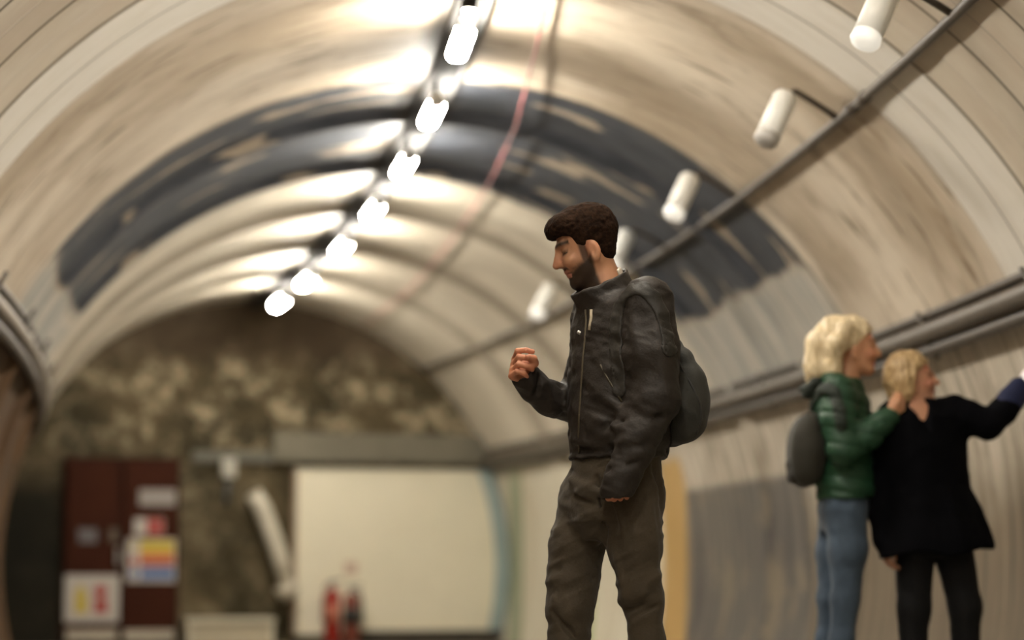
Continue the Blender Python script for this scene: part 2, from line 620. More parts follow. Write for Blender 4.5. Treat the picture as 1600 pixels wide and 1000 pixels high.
def batten():
    root = bpy.data.objects.new('ceiling_light', None)
    link(root)
    bm = bmesh.new()
    add_box(bm, (0, 0, 0.045), (0.05, 0.60, 0.024), 0.006)
    bm_obj('housing', bm, M_white, root)
    bm = bmesh.new()
    add_box(bm, (0, 0, 0.0), (0.09, 0.52, 0.066), 0.030)
    bm_obj('diffuser', bm, M_tube, root, True)
    for s in (-1, 1):
        bm = bmesh.new()
        add_box(bm, (0, s * 0.275, 0.006), (0.075, 0.035, 0.055), 0.014)
        bm_obj('end_cap', bm, M_white, root)
        bm = bmesh.new()
        add_box(bm, (0, s * 0.22, 0.10), (0.02, 0.03, 0.10), 0.003)
        bm_obj('hanger', bm, M_conduit, root)
    return root


def copy_tree(o, parent=None):
    c = o.copy()
    COL.objects.link(c)
    if parent is not None: c.parent = parent
    for ch in list(o.children):
        copy_tree(ch, c)
    return c


rows = [68, 178, 260, 330, 388, 440, 473]
names = ['nearest visible lit ceiling light, largest and topmost in the crown row',
         'second lit ceiling light of the crown row, where the black rings begin',
         'third lit ceiling light of the crown row, over the black rings',
         'fourth lit ceiling light of the crown row, just beyond the black rings',
         'fifth lit ceiling light of the crown row, counted from the top',
         'third from last lit light of the crown row, before the end wall',
         'last lit light of the crown row, right by the end wall']
names[5] = 'last but one lit light of the crown row, before the end wall'
proto = batten()
lamps = [(t_for_row(v, LZ), l) for v, l in zip(rows, names)]
for k in range(7):
    lamps.append((9.3 - 2.05 * (k + 0.0), 'lit ceiling light of the crown row nearer than the picture shows'))
for i, (t, l) in enumerate(lamps):
    o = proto if i == 0 else copy_tree(proto)
    p = ring(t, math.pi / 2)
    o.location = (p[0] - .028, p[1], LZ)
    o.rotation_euler = (0, 0, math.atan2(slope(t), 1) * 1.0 + 0.0)
    o.rotation_euler[2] = -math.atan(slope(t))
    tag(o, l, 'light', 'ceiling lights along the crown')

# small round lamp beside the nearest crown light
p = at(733, 16, 10.65)
e = empty('bulkhead_light', (p[0], p[1], p[2]), 'small round lit lamp just in front of the nearest ceiling light', 'light')
lathe('diffuser', [(0.001, -0.03), (0.018, -0.026), (0.026, -0.012), (0.028, 0.0)], M_tube, e)
lathe('base', [(0.036, 0.0), (0.038, 0.02), (0.034, 0.05)], M_conduit, e)

# side spotlights on arms from the upper conduit
spots = [(1370, 22, .36, True, 'white cylinder spotlight highest on the right, at the top edge'),
         (1213, 184, .30, False, 'unlit greyish cylinder spotlight second from the top on the right vault'),
         (1066, 306, .34, True, 'bright white cylinder spotlight against the black rings'),
         (968, 390, .34, True, 'white cylinder spotlight just behind the back of the man\'s head'),
         (850, 470, .34, True, 'small pale spotlight in front of the man\'s chin, far along the vault')]
for u, v, ln, lit, lab in spots:
    Y = min(np.arange(6, 24, .02), key=lambda y: abs(math.hypot(at(u, v, y)[0] - cen(y), at(u, v, y)[2] - ZC) - (R - .24)))
    p = at(u, v, Y)
    t = Y
    e = empty('spotlight', p, lab, 'light', 'cylinder spotlights along the right vault')
    e.rotation_euler = Vector((-.40, -.30, -.87)).to_track_quat('-Y', 'Z').to_euler()
    r0, ln = 0.054, 0.27
    lathe('lamp_body', [(0.02, ln * .5), (r0 * .8, ln * .5 - .01), (r0, ln * .4), (r0, -ln * .35)], M_white, e, 'Y')
    lathe('lamp_glass', [(r0 * .98, -ln * .35), (r0 * 1.04, -ln * .45), (r0 * .9, -ln * .5), (r0 * .3, -ln * .51)], M_spot if lit else simple('unlit_glass', (0.45, 0.43, 0.40), 0.3), e, 'Y')
    # arm to the conduit
    best = min((ring(k, TH_U, R - .026) for k in np.arange(Y - 1.2, Y + 1.2, .05)), key=lambda k: np.linalg.norm(k - p - np.array([0, .15, 0])))
    d = e.rotation_euler.to_matrix().inverted() @ Vector(best - p)
    a0 = Vector((0, ln * .49, 0))
    tube('arm', [tuple(a0), tuple(a0.lerp(d, .12) + Vector((0, .03, 0))), tuple(a0.lerp(d, .45) + Vector((0, .02, 0))), tuple(d)], 0.014, M_dkpipe, e, 8)

# red cable clipped to the vault
rp = []
for t, off in [(6, .2), (8, .24), (10, .30), (11.6, .40), (13.3, .52), (14.7, .60), (16, .68), (18, .79), (20, .90), (22.6, 1.0)]:
    th = math.acos(off / R)
    rp.append(ring(t, th, R - .035 - (0.03 if int(t * 10) % 2 else 0)))
wire = tube('red_cable', rp, 0.0065, M_redwire, None, 8)
tag(wire, 'thin red cable running along the vault right of the ceiling lights', 'cable')

# ------------------------------------------------------------------ the end wall's fittings
def endbox(name, u0, v0, u1, v1, d, mat, parent=None, base=0.0, bev=0.006, x_ref=None):
    """a board on the end wall between two pixels, d thick"""
    x0, z0 = on_end(u0, v1, base); x1, z1 = on_end(u1, v0, base)
    bm = bmesh.new()
    add_box(bm, ((x0 + x1) / 2, -(base + d / 2), (z0 + z1) / 2), (x1 - x0, d, z1 - z0), bev)
    o = bm_obj(name, bm, mat, parent)
    if parent is None:
        o.location = tuple(EC); o.rotation_euler = (0, 0, EROT)
    return o


def end_thing(name, label, cat, group=None):
    return empty(name, EC, label, cat, group, EROT)


# concrete lintel
lin = endbox('trim_1', 425, 682, 772, 722, 0.14, M_concrete)
tag(lin, kind='structure')
led = endbox('trim_2', 300, 706, 425, 722, 0.05, simple('lead_ledge', (0.13, 0.125, 0.10), 0.7, 0.3, 5))
tag(led, kind='structure')

# white painted hoarding, cut to the curve of the vault at its right
x0, zt = on_end(460, 731)
x1, zb = on_end(460, 992)
xs_r = [(math.sqrt((R - .02) ** 2 - (z - ZC) ** 2), z) for z in np.linspace(zb, zt, 22)]
hb = end_thing('painted_board', 'large cream white painted board filling the right half of the end wall', 'board')


def slab(name, outline, d0, d1, mat, parent):
    bm = bmesh.new()
    f = [bm.verts.new((x, -d1, z)) for x, z in outline]
    b = [bm.verts.new((x, -d0, z)) for x, z in outline]
    bm.faces.new(f); bm.faces.new(b[::-1])
    for i in range(len(f)):
        j = (i + 1) % len(f)
        bm.faces.new((f[j], f[i], b[i], b[j]))
    bmesh.ops.recalc_face_normals(bm, faces=bm.faces)
    return bm_obj(name, bm, mat, parent)


M_board = simple('board_white', (0.84, 0.79, 0.63), 0.6, 0.07, 2.0)
slab('panel', [(x0, zb), (xs_r[0][0] - .14, zb)] + [(x - .14, z) for x, z in xs_r[1:]] + [(x0, zt)], 0.004, 0.05, M_board, hb)
bl = slab('painted_stripe', [(x - .14, z) for x, z in xs_r] + [(x - .0, z) for x, z in xs_r[::-1]], 0.004, 0.048, simple('stripe_blue', (0.34, 0.43, 0.43), 0.6, 0.25, 3), hb)
bl['label'] = 'pale blue painted edge stripe'
gs = endbox('edge_batten', 455, 735, 463, 992, 0.07, simple('pink_batten', (0.34, 0.24, 0.17), 0.7, 0.2, 5), hb)
endbox('foot_strip', 560, 984, 790, 999, 0.08, simple('dark_foot_strip', (0.05, 0.04, 0.03), 0.7, 0.3, 5), hb)  # dark strip along the foot of the board

# oxblood double door
dr = end_thing('double_door', 'dark oxblood double door at the left of the end wall', 'door')
endbox('frame', 94, 716, 281, 1001, 0.04, simple('frame_paint', (0.034, 0.011, 0.006), 0.7, 0.3, 4, spec=0.1), dr)
for a, b in ((100, 186), (190, 276)):
    leaf = endbox('door_leaf', a, 722, b, 1000, 0.045, M_door, dr, 0.03)
    kp = endbox('kick_plate', a + 3, 984, b - 3, 1001, 0.006, simple('kick_plate_paint', (0.50, 0.44, 0.35), 0.5, 0.15, 5), leaf, 0.075)
    kp['label'] = 'pale kick plate'
hd = endbox('handle', 181, 856, 186, 884, 0.05, M_metal, dr, 0.075)
lk = endbox('lock_plate', 170, 826, 184, 848, 0.012, simple('tarnished_plate', (0.10, 0.075, 0.05), 0.5, 0.2, 10), dr, 0.075)

SB = 0.0765
def sign(name, u0, v0, u1, v1, label, mat):
    s = end_thing(name, label, 'sign')
    endbox('plate', u0, v0, u1, v1, 0.008, mat, s, SB, 0.003)
    return s


def disc(name, u, v, rpx, mat, parent, nseg, rot=0.0, d=SB + .008):
    x, z = on_end(u, v, SB)
    r = rpx / 166.0
    return slab(name, [(x + r * math.cos(rot + 2 * math.pi * k / nseg), z + r * math.sin(rot + 2 * math.pi * k / nseg)) for k in range(nseg)], d, d + .003, mat, parent)


s = sign('sign', 217, 765, 275, 790, 'plain grey rectangular sign high on the right door leaf', M_sgrey)
s = sign('sign.001', 209, 810, 256, 836, 'small red and white sign above the striped sign on the door', M_sign)
endbox('red_panel', 229, 811, 255, 835, 0.003, M_sred, s, SB + .008, 0.001)
s = sign('sign.002', 197, 842, 275, 910, 'white sign with yellow, orange, red and blue bars on the right door leaf', M_sign)
for a, b, m in ((845, 863, M_yellow), (864, 872, M_orange), (873, 884, M_sred), (889, 904, M_sblue)):
    endbox('colour_bar', 219, a, 272, b, 0.003, m, s, SB + .008, 0.001)
for v, m in ((854, M_yellow), (878, M_sred), (896, M_sblue)):
    disc('pictogram', 208, v, 6, m, s, 3 if m is M_yellow else 20, math.pi / 2)
s = sign('sign.003', 100, 898, 187, 973, 'white sign with a yellow and a red figure low on the left door leaf', M_sign)
disc('yellow_pictogram', 126, 925, 13, M_yellow, s, 3, math.pi / 2)
endbox('yellow_caption', 117, 933, 136, 958, 0.003, M_yellow, s, SB + .008, 0.001)
disc('red_pictogram', 157, 924, 10, M_sred, s, 24)
endbox('red_caption', 147, 936, 168, 958, 0.003, M_sred, s, SB + .008, 0.001)
s = sign('sign.004', 122, 826, 152, 848, 'small dim grey plate at the middle of the left door leaf', simple('dim_plate', (0.13, 0.12, 0.125), 0.5, 0.1, 10))

# leaning white pipe, junction box, cream bench
xa, za = on_end(396, 770, .12); xb, zb2 = on_end(436, 868, .12); xc, zc2 = on_end(449, 915, .12)
pl = end_thing('leaning_pipe', 'white bent pipe slanting down the dark wall left of the white board', 'pipe')
tube('pipe', [(xa, -.145, za), (xa * .75 + xb * .25 + .02, -.145, za * .75 + zb2 * .25), (xb, -.145, zb2), (xc, -.145, zc2)], [0.075, 0.085, 0.085, 0.075], simple('pipe_white', (0.60, 0.56, 0.46), 0.6, 0.15, 5), pl, 16)
tube('foot_joint', [(xc - .05, -.16, zc2 + .02), (xc + .03, -.16, zc2 - .1)], 0.10, simple('pipe_white_b', (0.55, 0.50, 0.40), 0.6, 0.15, 5), pl, 16)
jb = end_thing('junction_box', 'small pale grey box hanging on the wall above the white pipe', 'box')
endbox('cover', 345, 716, 367, 746, 0.09, simple('box_grey', (0.46, 0.44, 0.38), 0.5, 0.15, 10), jb)
xq, zq = on_end(356, 746); xr, zr = on_end(352, 790)
tube('cable', [(xq, -.04, zq + .02), (xq - .01, -.05, (zq + zr) / 2), (xr, -.03, zr)], 0.018, simple('bluegrey_cable', (0.10, 0.11, 0.12), 0.5), jb, 8)

bn = empty('bench', ew(-0.15, 0, .25), 'low cream box bench at the foot of the end wall, right of the door', 'bench', None, EROT)
xa, za = on_end(290, 966, .3); xb, _ = on_end(428, 966, .3)
mid = (xa + xb) / 2
bn.location = tuple(ew(mid, 0, .22))
W = xb - xa
box('seat_top', (0, 0, za - .02), (W, .34, .04), M_cream, bn)
for s_ in (-1, 1):
    box('side_panel', (s_ * (W / 2 - .03), 0, (za - .04) / 2), (.04, .30, za - .04), M_cream, bn)
box('front_panel', (0, -.13, (za - .04) / 2), (W - .1, .02, za - .05), simple('bench_panel', (0.50, 0.44, 0.32), 0.6, 0.12, 4), bn)


# fire extinguishers
def extinguisher(x, label, body_mat, band_mat, h, r, side=1):
    e = empty('fire_extinguisher', ew(x, 0, .22), label, 'fire extinguisher', 'fire extinguishers by the end wall', EROT)
    lathe('cylinder', [(r * .92, 0.0), (r, .02), (r, h * .72), (r * .86, h * .80), (r * .45, h * .86), (r * .3, h * .88)], body_mat, e)
    lathe('label_band', [(r * 1.012, h * .34), (r * 1.012, h * .62)], band_mat, e)
    lathe('valve', [(r * .3, h * .88), (r * .34, h * .90), (r * .34, h * .95), (r * .2, h * .96)], M_metal, e, n=16)
    bm = bmesh.new()
    add_box(bm, (0.03, 0, h * .985), (.14, .025, .018), .004, Matrix.Rotation(-.15, 4, 'Y'))
    bm_obj('lever', bm, M_blackp, e)
    tube('hose', [(-r * .3 * side, 0, h * .93), (-r * .9 * side, -.02, h * .90), (-r * 1.2 * side, -.03, h * .7), (-r * 1.18 * side, -.03, h * .35)], 0.013, M_black, e, 8)
    return e


xa, _ = on_end(519, 960, .22)
xb, _ = on_end(549, 960, .22)
extinguisher(xa, 'bright red fire extinguisher standing left, before the white board', M_red, simple('red_label', (0.50, 0.16, 0.10), 0.5, 0.1, 10), 0.60, 0.075)
extinguisher(xb, 'dull red fire extinguisher with black top half standing right of the bright red one', simple('dull_red', (0.20, 0.05, 0.03), 0.4, 0.2, 10), M_blackp, 0.55, 0.078, -1)
n1 = end_thing('notice', 'small faint pink notice on the white board above the extinguishers', 'notice')
endbox('plate', 538, 878, 558, 898, 0.004, simple('pink_notice', (0.60, 0.45, 0.36), 0.6, 0.08, 20), n1, 0.054, 0.001)

# ------------------------------------------------------------------ bodies and clothes: smooth distance fields meshed as one surface
def smin(a, b, k):
    if k <= 0: return np.minimum(a, b)
    h = np.clip(0.5 + 0.5 * (b - a) / k, 0, 1)
    return b * (1 - h) + a * h - k * h * (1 - h)


def smax(a, b, k): return -smin(-a, -b, k)


def cap(a, b, ra, rb):
    a = np.asarray(a, float); b = np.asarray(b, float); ba = b - a; q = max(np.dot(ba, ba), 1e-9)
    def f(p):
        t = np.clip(((p - a) @ ba) / q, 0, 1)
        return np.linalg.norm(p - a - t[:, None] * ba, axis=1) - (ra + t * (rb - ra))
    return f


def ell(c, r, M=None):
    c = np.asarray(c, float); r = np.asarray(r, float)
    def f(p):
        q = p - c
        if M is not None: q = q @ M.T            # rows of M are the local axes
        k0 = np.linalg.norm(q / r, axis=1); k1 = np.linalg.norm(q / (r * r), axis=1)
        return k0 * (k0 - 1) / np.maximum(k1, 1e-6)
    return f


def chain(pts, rs, k=0.02):
    cs = [cap(pts[i], pts[i + 1], rs[i], rs[i + 1]) for i in range(len(pts) - 1)]
    def f(p):
        d = cs[0](p)
        for c in cs[1:]: d = smin(d, c(p), k)
        return d
    return f


def loft(sec, fwd):
    """stacked ellipses: sec rows are (z, cx, cy, half width, half depth); fwd is the facing direction in plan"""
    s = np.array(sorted(sec), float)
    fx, fy = np.array(fwd) / np.hypot(*fwd)
    def f(p):
        z = p[:, 2]
        zc = np.clip(z, s[0, 0], s[-1, 0])
        cx, cy, w, dp = (np.interp(zc, s[:, 0], s[:, i]) for i in (1, 2, 3, 4))
        x = p[:, 0] - cx; y = p[:, 1] - cy
        a = x * fx + y * fy; b = x * fy - y * fx
        k0 = np.sqrt((a / dp) ** 2 + (b / w) ** 2); k1 = np.sqrt((a / dp ** 2) ** 2 + (b / w ** 2) ** 2)
        d = np.where(k0 < 1e-4, -np.minimum(w, dp), k0 * (k0 - 1) / np.maximum(k1, 1e-6))
        dz = np.maximum(s[0, 0] - z, z - s[-1, 0])
        out = np.sqrt(np.maximum(d, 0) ** 2 + np.maximum(dz, 0) ** 2)
        return np.where(dz > 0, np.where(d > 0, out, dz), np.maximum(d, dz))
    return f


def union(k, *fs):
    def f(p):
        d = fs[0](p)
        for g in fs[1:]: d = smin(d, g(p), k)
        return d
    return f


def _hash(i):
    n = (i[:, 0] * 73856093) ^ (i[:, 1] * 19349663) ^ (i[:, 2] * 83492791)
    n = (n ^ (n >> 13)) * 1274126177 & 0x7fffffff
    return (n & 0xffff) / 65535.0


def vnoise(p):
    i = np.floor(p).astype(np.int64); f = p - i; f = f * f * (3 - 2 * f)
    out = 0
    for a in (0, 1):
        for b in (0, 1):
            for c in (0, 1):
                w = (f[:, 0] if a else 1 - f[:, 0]) * (f[:, 1] if b else 1 - f[:, 1]) * (f[:, 2] if c else 1 - f[:, 2])
                out = out + w * _hash(i + np.array([a, b, c]))
    return out - 0.5


def folds(segs):
    """ridges (amp > 0) and creases (amp < 0) along segments (a, b, width, amp)"""
    S = [(np.asarray(a, float), np.asarray(b, float), w, am) for a, b, w, am in segs]
    def f(p):
        o = np.zeros(len(p))
        for a, b, w, am in S:
            ba = b - a
            t = np.clip(((p - a) @ ba) / max(np.dot(ba, ba), 1e-9), 0, 1)
            d2 = ((p - a - t[:, None] * ba) ** 2).sum(1)
            o += am * np.exp(-d2 / w ** 2) * np.sin(np.pi * (0.12 + 0.76 * t))
        return o
    return f


def minus(d, disp):
    return lambda p: d(p) - disp(p)


def surface_net(f, lo, hi, h):
    lo = np.asarray(lo, float); hi = np.asarray(hi, float); B = 8
    nb = np.ceil((hi - lo) / (h * B)).astype(int)
    I = np.stack(np.meshgrid(*[np.arange(k) for k in nb], indexing='ij'), -1).reshape(-1, 3)
    cc = lo + (I + 0.5) * B * h
    I = I[np.abs(f(cc)) < B * h * 0.87 * 1.7 + 0.012]
    N = nb * B + 2
    loc = np.stack(np.meshgrid(*[np.arange(9)] * 3, indexing='ij'), -1).reshape(-1, 3)
    V = []
    for s in range(0, len(I), 300):
        g = I[s:s + 300, None, :] * B + loc[None]
        V.append(f((lo + g * h).reshape(-1, 3)).reshape(-1, 9, 9, 9))
    V = np.concatenate(V)
    sgn = V < 0
    c8 = {(a, b, c): V[:, a:a + 8, b:b + 8, c:c + 8] for a in (0, 1) for b in (0, 1) for c in (0, 1)}
    n8 = sum((v < 0).astype(int) for v in c8.values())
    act = np.argwhere((n8 > 0) & (n8 < 8))
    bi, ci = act[:, 0], act[:, 1:]
    vals = {k: v[bi, ci[:, 0], ci[:, 1], ci[:, 2]] for k, v in c8.items()}
    acc = np.zeros((len(act), 3)); cnt = np.zeros(len(act))
    ks = list(vals)
    for x in range(8):
        for y in range(x + 1, 8):
            a, b = ks[x], ks[y]
            if sum(abs(i - j) for i, j in zip(a, b)) != 1: continue
            va, vb = vals[a], vals[b]
            m = (va < 0) != (vb < 0)
            t = np.where(m, va / np.where(va == vb, 1, va - vb), 0)
            pa, pb = np.array(a), np.array(b)
            acc += np.where(m[:, None], pa + t[:, None] * (pb - pa), 0); cnt += m
    g = I[bi] * B + ci
    pos = lo + (g + acc / cnt[:, None]) * h
    gid = (g[:, 0] * N[1] + g[:, 1]) * N[2] + g[:, 2]
    order = np.argsort(gid); sg = gid[order]
    Q = []
    for ax in range(3):
        d = [0, 0, 0]; d[ax] = 1
        s0 = sgn[:, :8, :8, :8]; s1 = sgn[:, d[0]:8 + d[0], d[1]:8 + d[1], d[2]:8 + d[2]]
        e = np.argwhere(s0 != s1)
        if not len(e): continue
        gg = I[e[:, 0]] * B + e[:, 1:]
        flip = s0[e[:, 0], e[:, 1], e[:, 2], e[:, 3]]
        u, w = (ax + 1) % 3, (ax + 2) % 3
        q = []
        for du, dw in ((0, 0), (-1, 0), (-1, -1), (0, -1)):
            c = gg.copy(); c[:, u] += du; c[:, w] += dw
            k = (c[:, 0] * N[1] + c[:, 1]) * N[2] + c[:, 2]
            j = np.clip(np.searchsorted(sg, k), 0, len(sg) - 1)
            q.append(np.where(sg[j] == k, order[j], -1))
        q = np.stack(q, 1)
        q[~flip] = q[~flip][:, ::-1]
        Q.append(q[(q >= 0).all(1)])
    return pos, np.concatenate(Q)


def sdf_obj(name, f, lo, hi, h, mat, parent, origin, cols=None):
    v, q = surface_net(f, np.asarray(lo), np.asarray(hi), h)
    # a little relaxing takes the grid out of the shading
    for _ in range(2):
        s = np.zeros_like(v); c = np.zeros(len(v))
        for a, b in ((0, 1), (1, 2), (2, 3), (3, 0)):
            np.add.at(s, q[:, a], v[q[:, b]]); np.add.at(c, q[:, a], 1)
            np.add.at(s, q[:, b], v[q[:, a]]); np.add.at(c, q[:, b], 1)
        v = v * 0.5 + 0.5 * s / np.maximum(c, 1)[:, None]
    return mesh_obj(name, v - np.asarray(origin), q, mat, parent, True, None, cols(v) if cols else None)


def hit(f, u, v, Y, back=0.5, inset=0.0):
    """where the ray of pixel (u, v) meets the surface f near depth Y"""
    o = np.array([0, 0, CAM_H]); p1 = at(u, v, Y); d = p1 - o; L_ = np.linalg.norm(d); d /= L_
    t = L_ - back
    for _ in range(90):
        s = float(f((o + d * t)[None])[0])
        if s < 0.0006: break
        t += max(s * 0.7, 0.0004)
        if t > L_ + 0.6: return p1
    return o + d * (t + inset)


def sink(f, p, d):
    e = .004
    g = np.array([float((f((p + a)[None]) - f((p - a)[None]))[0]) for a in np.eye(3) * e])
    return p - d * g / np.linalg.norm(g)


def frame(fwd, pitch=0.0, roll=0.0):
    """rows: forward, left, up of a head facing fwd in plan, bent down by pitch, rolled"""
    F = np.array([fwd[0], fwd[1], 0.0]); F /= np.linalg.norm(F)
    L_ = np.array([-F[1], F[0], 0.0]); U = np.array([0, 0, 1.0])
    c, s = math.cos(pitch), math.sin(pitch)
    F, U = c * F - s * U, c * U + s * F
    c, s = math.cos(roll), math.sin(roll)
    L_, U = c * L_ + s * U, c * U - s * L_
    return np.stack([F, L_, U])


def sst(x, a, b):
    t = np.clip((x - a) / (b - a), 0, 1)
    return t * t * (3 - 2 * t)


def head(c, M, s=1.0, fem=False):
    """a head with a face: distance field, and world to head coordinates"""
    c = np.asarray(c, float)
    loc = lambda p: ((p - c) @ M.T) / s
    jw = 0.9 if fem else 1.0
    parts = [(ell((-.006, 0, .024), (.090, .073, .076)), 0),
             (ell((.030, 0, -.040), (.058, .060 * jw, .078)), .03),
             (cap((.068, 0, -.108), (.060, 0, -.112), .021 * jw, .022 * jw), .025),
             (cap((.062, .020, -.106), (.000, .054 * jw, -.062), .014, .016), .022),
             (cap((.062, -.020, -.106), (.000, -.054 * jw, -.062), .014, .016), .022),
             (ell((.070, .036, -.040), (.022, .022, .020)), .02), (ell((.070, -.036, -.040), (.022, .022, .020)), .02),
             (cap((.078, .036, .014), (.086, .012, .010), .009, .010), .012), (cap((.078, -.036, .014), (.086, -.012, .010), .009, .010), .012),
             (cap((.086, 0, .006), (.110, 0, -.040), .0085, .0115), .012),
             (ell((.096, .012, -.043), (.012, .009, .008)), .006), (ell((.096, -.012, -.043), (.012, .009, .008)), .006),
             (ell((.083, 0, -.0695), (.0105, .021, .0055)), .009), (ell((.081, 0, -.0795), (.0095, .018, .0060)), .009),
             (ell((.077, 0, -.058), (.014, .024, .018)), .012)]
    sock = [ell((.096, .032, -.008), (.020, .018, .012)), ell((.096, -.032, -.008), (.020, .018, .012))]
    lids = [ell((.071, .032, -.010), (.0125, .0145, .0105)), ell((.071, -.032, -.010), (.0125, .0145, .0105))]
    ears = []
    for sg in (1, -1):
        A = frame((1, -.35 * sg), 0.0)
        ears.append((ell((.000, .072 * sg, -.036), (.020, .009, .033), A), ell((.006, .085 * sg, -.034), (.011, .009, .020), A), cap((.010, .067 * sg, -.064), (.008, .069 * sg, -.060), .008, .009)))
    def f(p):
        q = loc(p)
        d = parts[0][0](q)
        for g, k in parts[1:]: d = smin(d, g(q), k)
        for g in sock: d = smax(d, -g(q), .012)
        for g in lids: d = smin(d, g(q), .004)
        for a, b, l in ears:
            e = smin(smax(a(q), -b(q), .004), l(q), .006)
            d = smin(d, e, .006)
        # the parting of the lips
        d = d + .0035 * np.exp(-((q[:, 2] + .0745) / .0028) ** 2) * (np.abs(q[:, 1]) < .024) * (q[:, 0] > .07)
        return d * s
    return f, loc


def hand(wrist, knuckles, palm_n, side, curls, s=1.0, spread=0.012, thumb=None):
    """a hand of a palm, four jointed fingers and a thumb from the side of the palm.
    wrist: point, knuckles: centre of the knuckle row, palm_n: direction the palm faces,
    side: direction from the little finger to the index, curls: bend (radians) at the three joints of each finger"""
    w = np.asarray(wrist, float); kn = np.asarray(knuckles, float)
    d = kn - w; ln = np.linalg.norm(d); d /= ln
    n = np.asarray(palm_n, float); n = n - d * np.dot(n, d); n /= np.linalg.norm(n)
    sd = np.cross(n, d); sd *= np.sign(np.dot(sd, side))
    fs = [cap(w, w + d * ln * .3, .024 * s, .022 * s)]
    offs = [.030, .0105, -.009, -.027]; lens = [.94, 1.04, .97, .78]; rr = [.0088, .0092, .0088, .0078]
    for o in offs:
        fs.append(cap(w + d * ln * .25 + sd * o * s * .6, kn + sd * o * s - d * .004, .0135 * s, .0120 * s))
    palm = union(.012 * s, *fs)
    fingers = []
    for i, o in enumerate(offs):
        p = kn + sd * o * s * 1.02
        ang = 0.0; pts = [p]
        for j, l in enumerate((.044, .027, .022)):
            ang += curls[i][j]
            dr = d * math.cos(ang) + n * math.sin(ang) + sd * (o * .9)
            p = p + dr / np.linalg.norm(dr) * l * lens[i] * s
            pts.append(p)
        r = rr[i] * s
        fingers.append(chain(pts, [r * 1.1, r, r * .94, r * .82], .004))
    tb = w + d * ln * .28 + sd * .026 * s + n * .008 * s
    if thumb is None:
        thumb = [tb + d * .034 * s + sd * .016 * s + n * .016 * s, tb + d * .058 * s + sd * .012 * s + n * .026 * s, tb + d * .078 * s + sd * .004 * s + n * .030 * s]
    th = chain([tb] + [np.asarray(t, float) for t in thumb], [.0150 * s, .0115 * s, .0098 * s, .0085 * s], .006)
    def f(p):
        dd = palm(p)
        g = fingers[0](p)
        for x in fingers[1:]: g = np.minimum(g, x(p))
        return smin(smin(dd, g, .007 * s), th(p), .008 * s)
    return f


def bounds(pts, pad):
    a = np.array(pts, float)
    return a.min(0) - pad, a.max(0) + pad


# ------------------------------------------------------------------ people's materials
def skin_material(name):
    g = G(name)
    a = g.n('ShaderNodeAttribute', attribute_name='Col')
    n = g.noise(g.obj(), 90, 3)
    g.bump(n, 0.08, 0.002)
    col = a.outputs['Color']
    g.b.inputs['Subsurface Weight'].default_value = 0.12
    g.b.inputs['Subsurface Radius'].default_value = (0.010, 0.004, 0.002)
    return g.fin(col, 0.5, 0.4)


def cloth(name, col, rough=0.7, scale=120, bump=0.25, var=0.2, sheen=0.0, spec=0.35, big=0.15):
    g = G(name)
    n = g.noise(g.obj(), scale, 3)
    b = g.noise(g.obj(), 9, 4)
    c = g.mix(n, tuple(x * (1 - var) for x in col), tuple(x * (1 + var) for x in col))
    c = g.mix(g.mul(g.step(b, .4, .7), big), c, tuple(min(1, x * 1.8) for x in col))
    g.bump(g.add(g.mul(n, .4), g.mul(b, 1.0)), bump, 0.008)
    g.b.inputs['Sheen Weight'].default_value = sheen
    return g.fin(c, rough, spec)


def hair_material(name, dark, lite, scale=(60, 60, 8), rough=0.45, spec=0.35):
    g = G(name)
    x = g.n('ShaderNodeMapping')
    g.t.links.new(g.obj(), x.inputs[0])
    x.inputs['Scale'].default_value = scale
    n = g.noise(x.outputs[0], 2.0, 4, .6)
    g.bump(n, .5, .006)
    return g.fin(g.mix(g.step(n, .3, .7), dark, lite), rough, spec)


M_skin = skin_material('skin')
SKIN = np.array([0.50, 0.255, 0.145])


# ------------------------------------------------------------------ the man in front
MY = 7.5
MX = (960 - 800) / F_PX * MY
man = empty('person', (MX, MY, 0), 'man in a dark jacket and brown trousers looking down at his raised hand', 'person')
MO = np.array(man.location)
K = 1 / 507.0                                   # metres per pixel of the photograph at his distance


def J(u, v, d=0.0): return at(u, v, MY) + np.array([0, d, 0]) * 1.0


# facing left and a little towards the camera
TF = np.array([-0.93, -0.37, 0]); TL = np.array([0.37, -0.93, 0])
HM = frame((-1.0, -0.10), 0.33, 0.0)
HC = J(917, 378, 0.0)
HS = 1.06
h_f, h_loc = head(HC, HM, HS)

SH_N = J(1008, 482, -.175); EL_N = J(1018, 632, -.215); WR_N = J(970, 738, -.225)
SH_F = J(934, 484, .165); EL_F = J(902, 622, .20); WR_F = J(822, 586, .02)
HIP_N = J(990, 765, -.075); KN_N = J(1004, 948, -.09); AN_N = J(1012, 1165, -.05)
HIP_F = J(930, 765, .085); KN_F = J(892, 952, .06); AN_F = J(886, 1160, .08)


def sec(rows, d0=0.0):
    out = []
    for v, cx, w, dp in rows:
        p = J(cx, v, d0); out.append((p[2], p[0], p[1], w, dp))
    return out


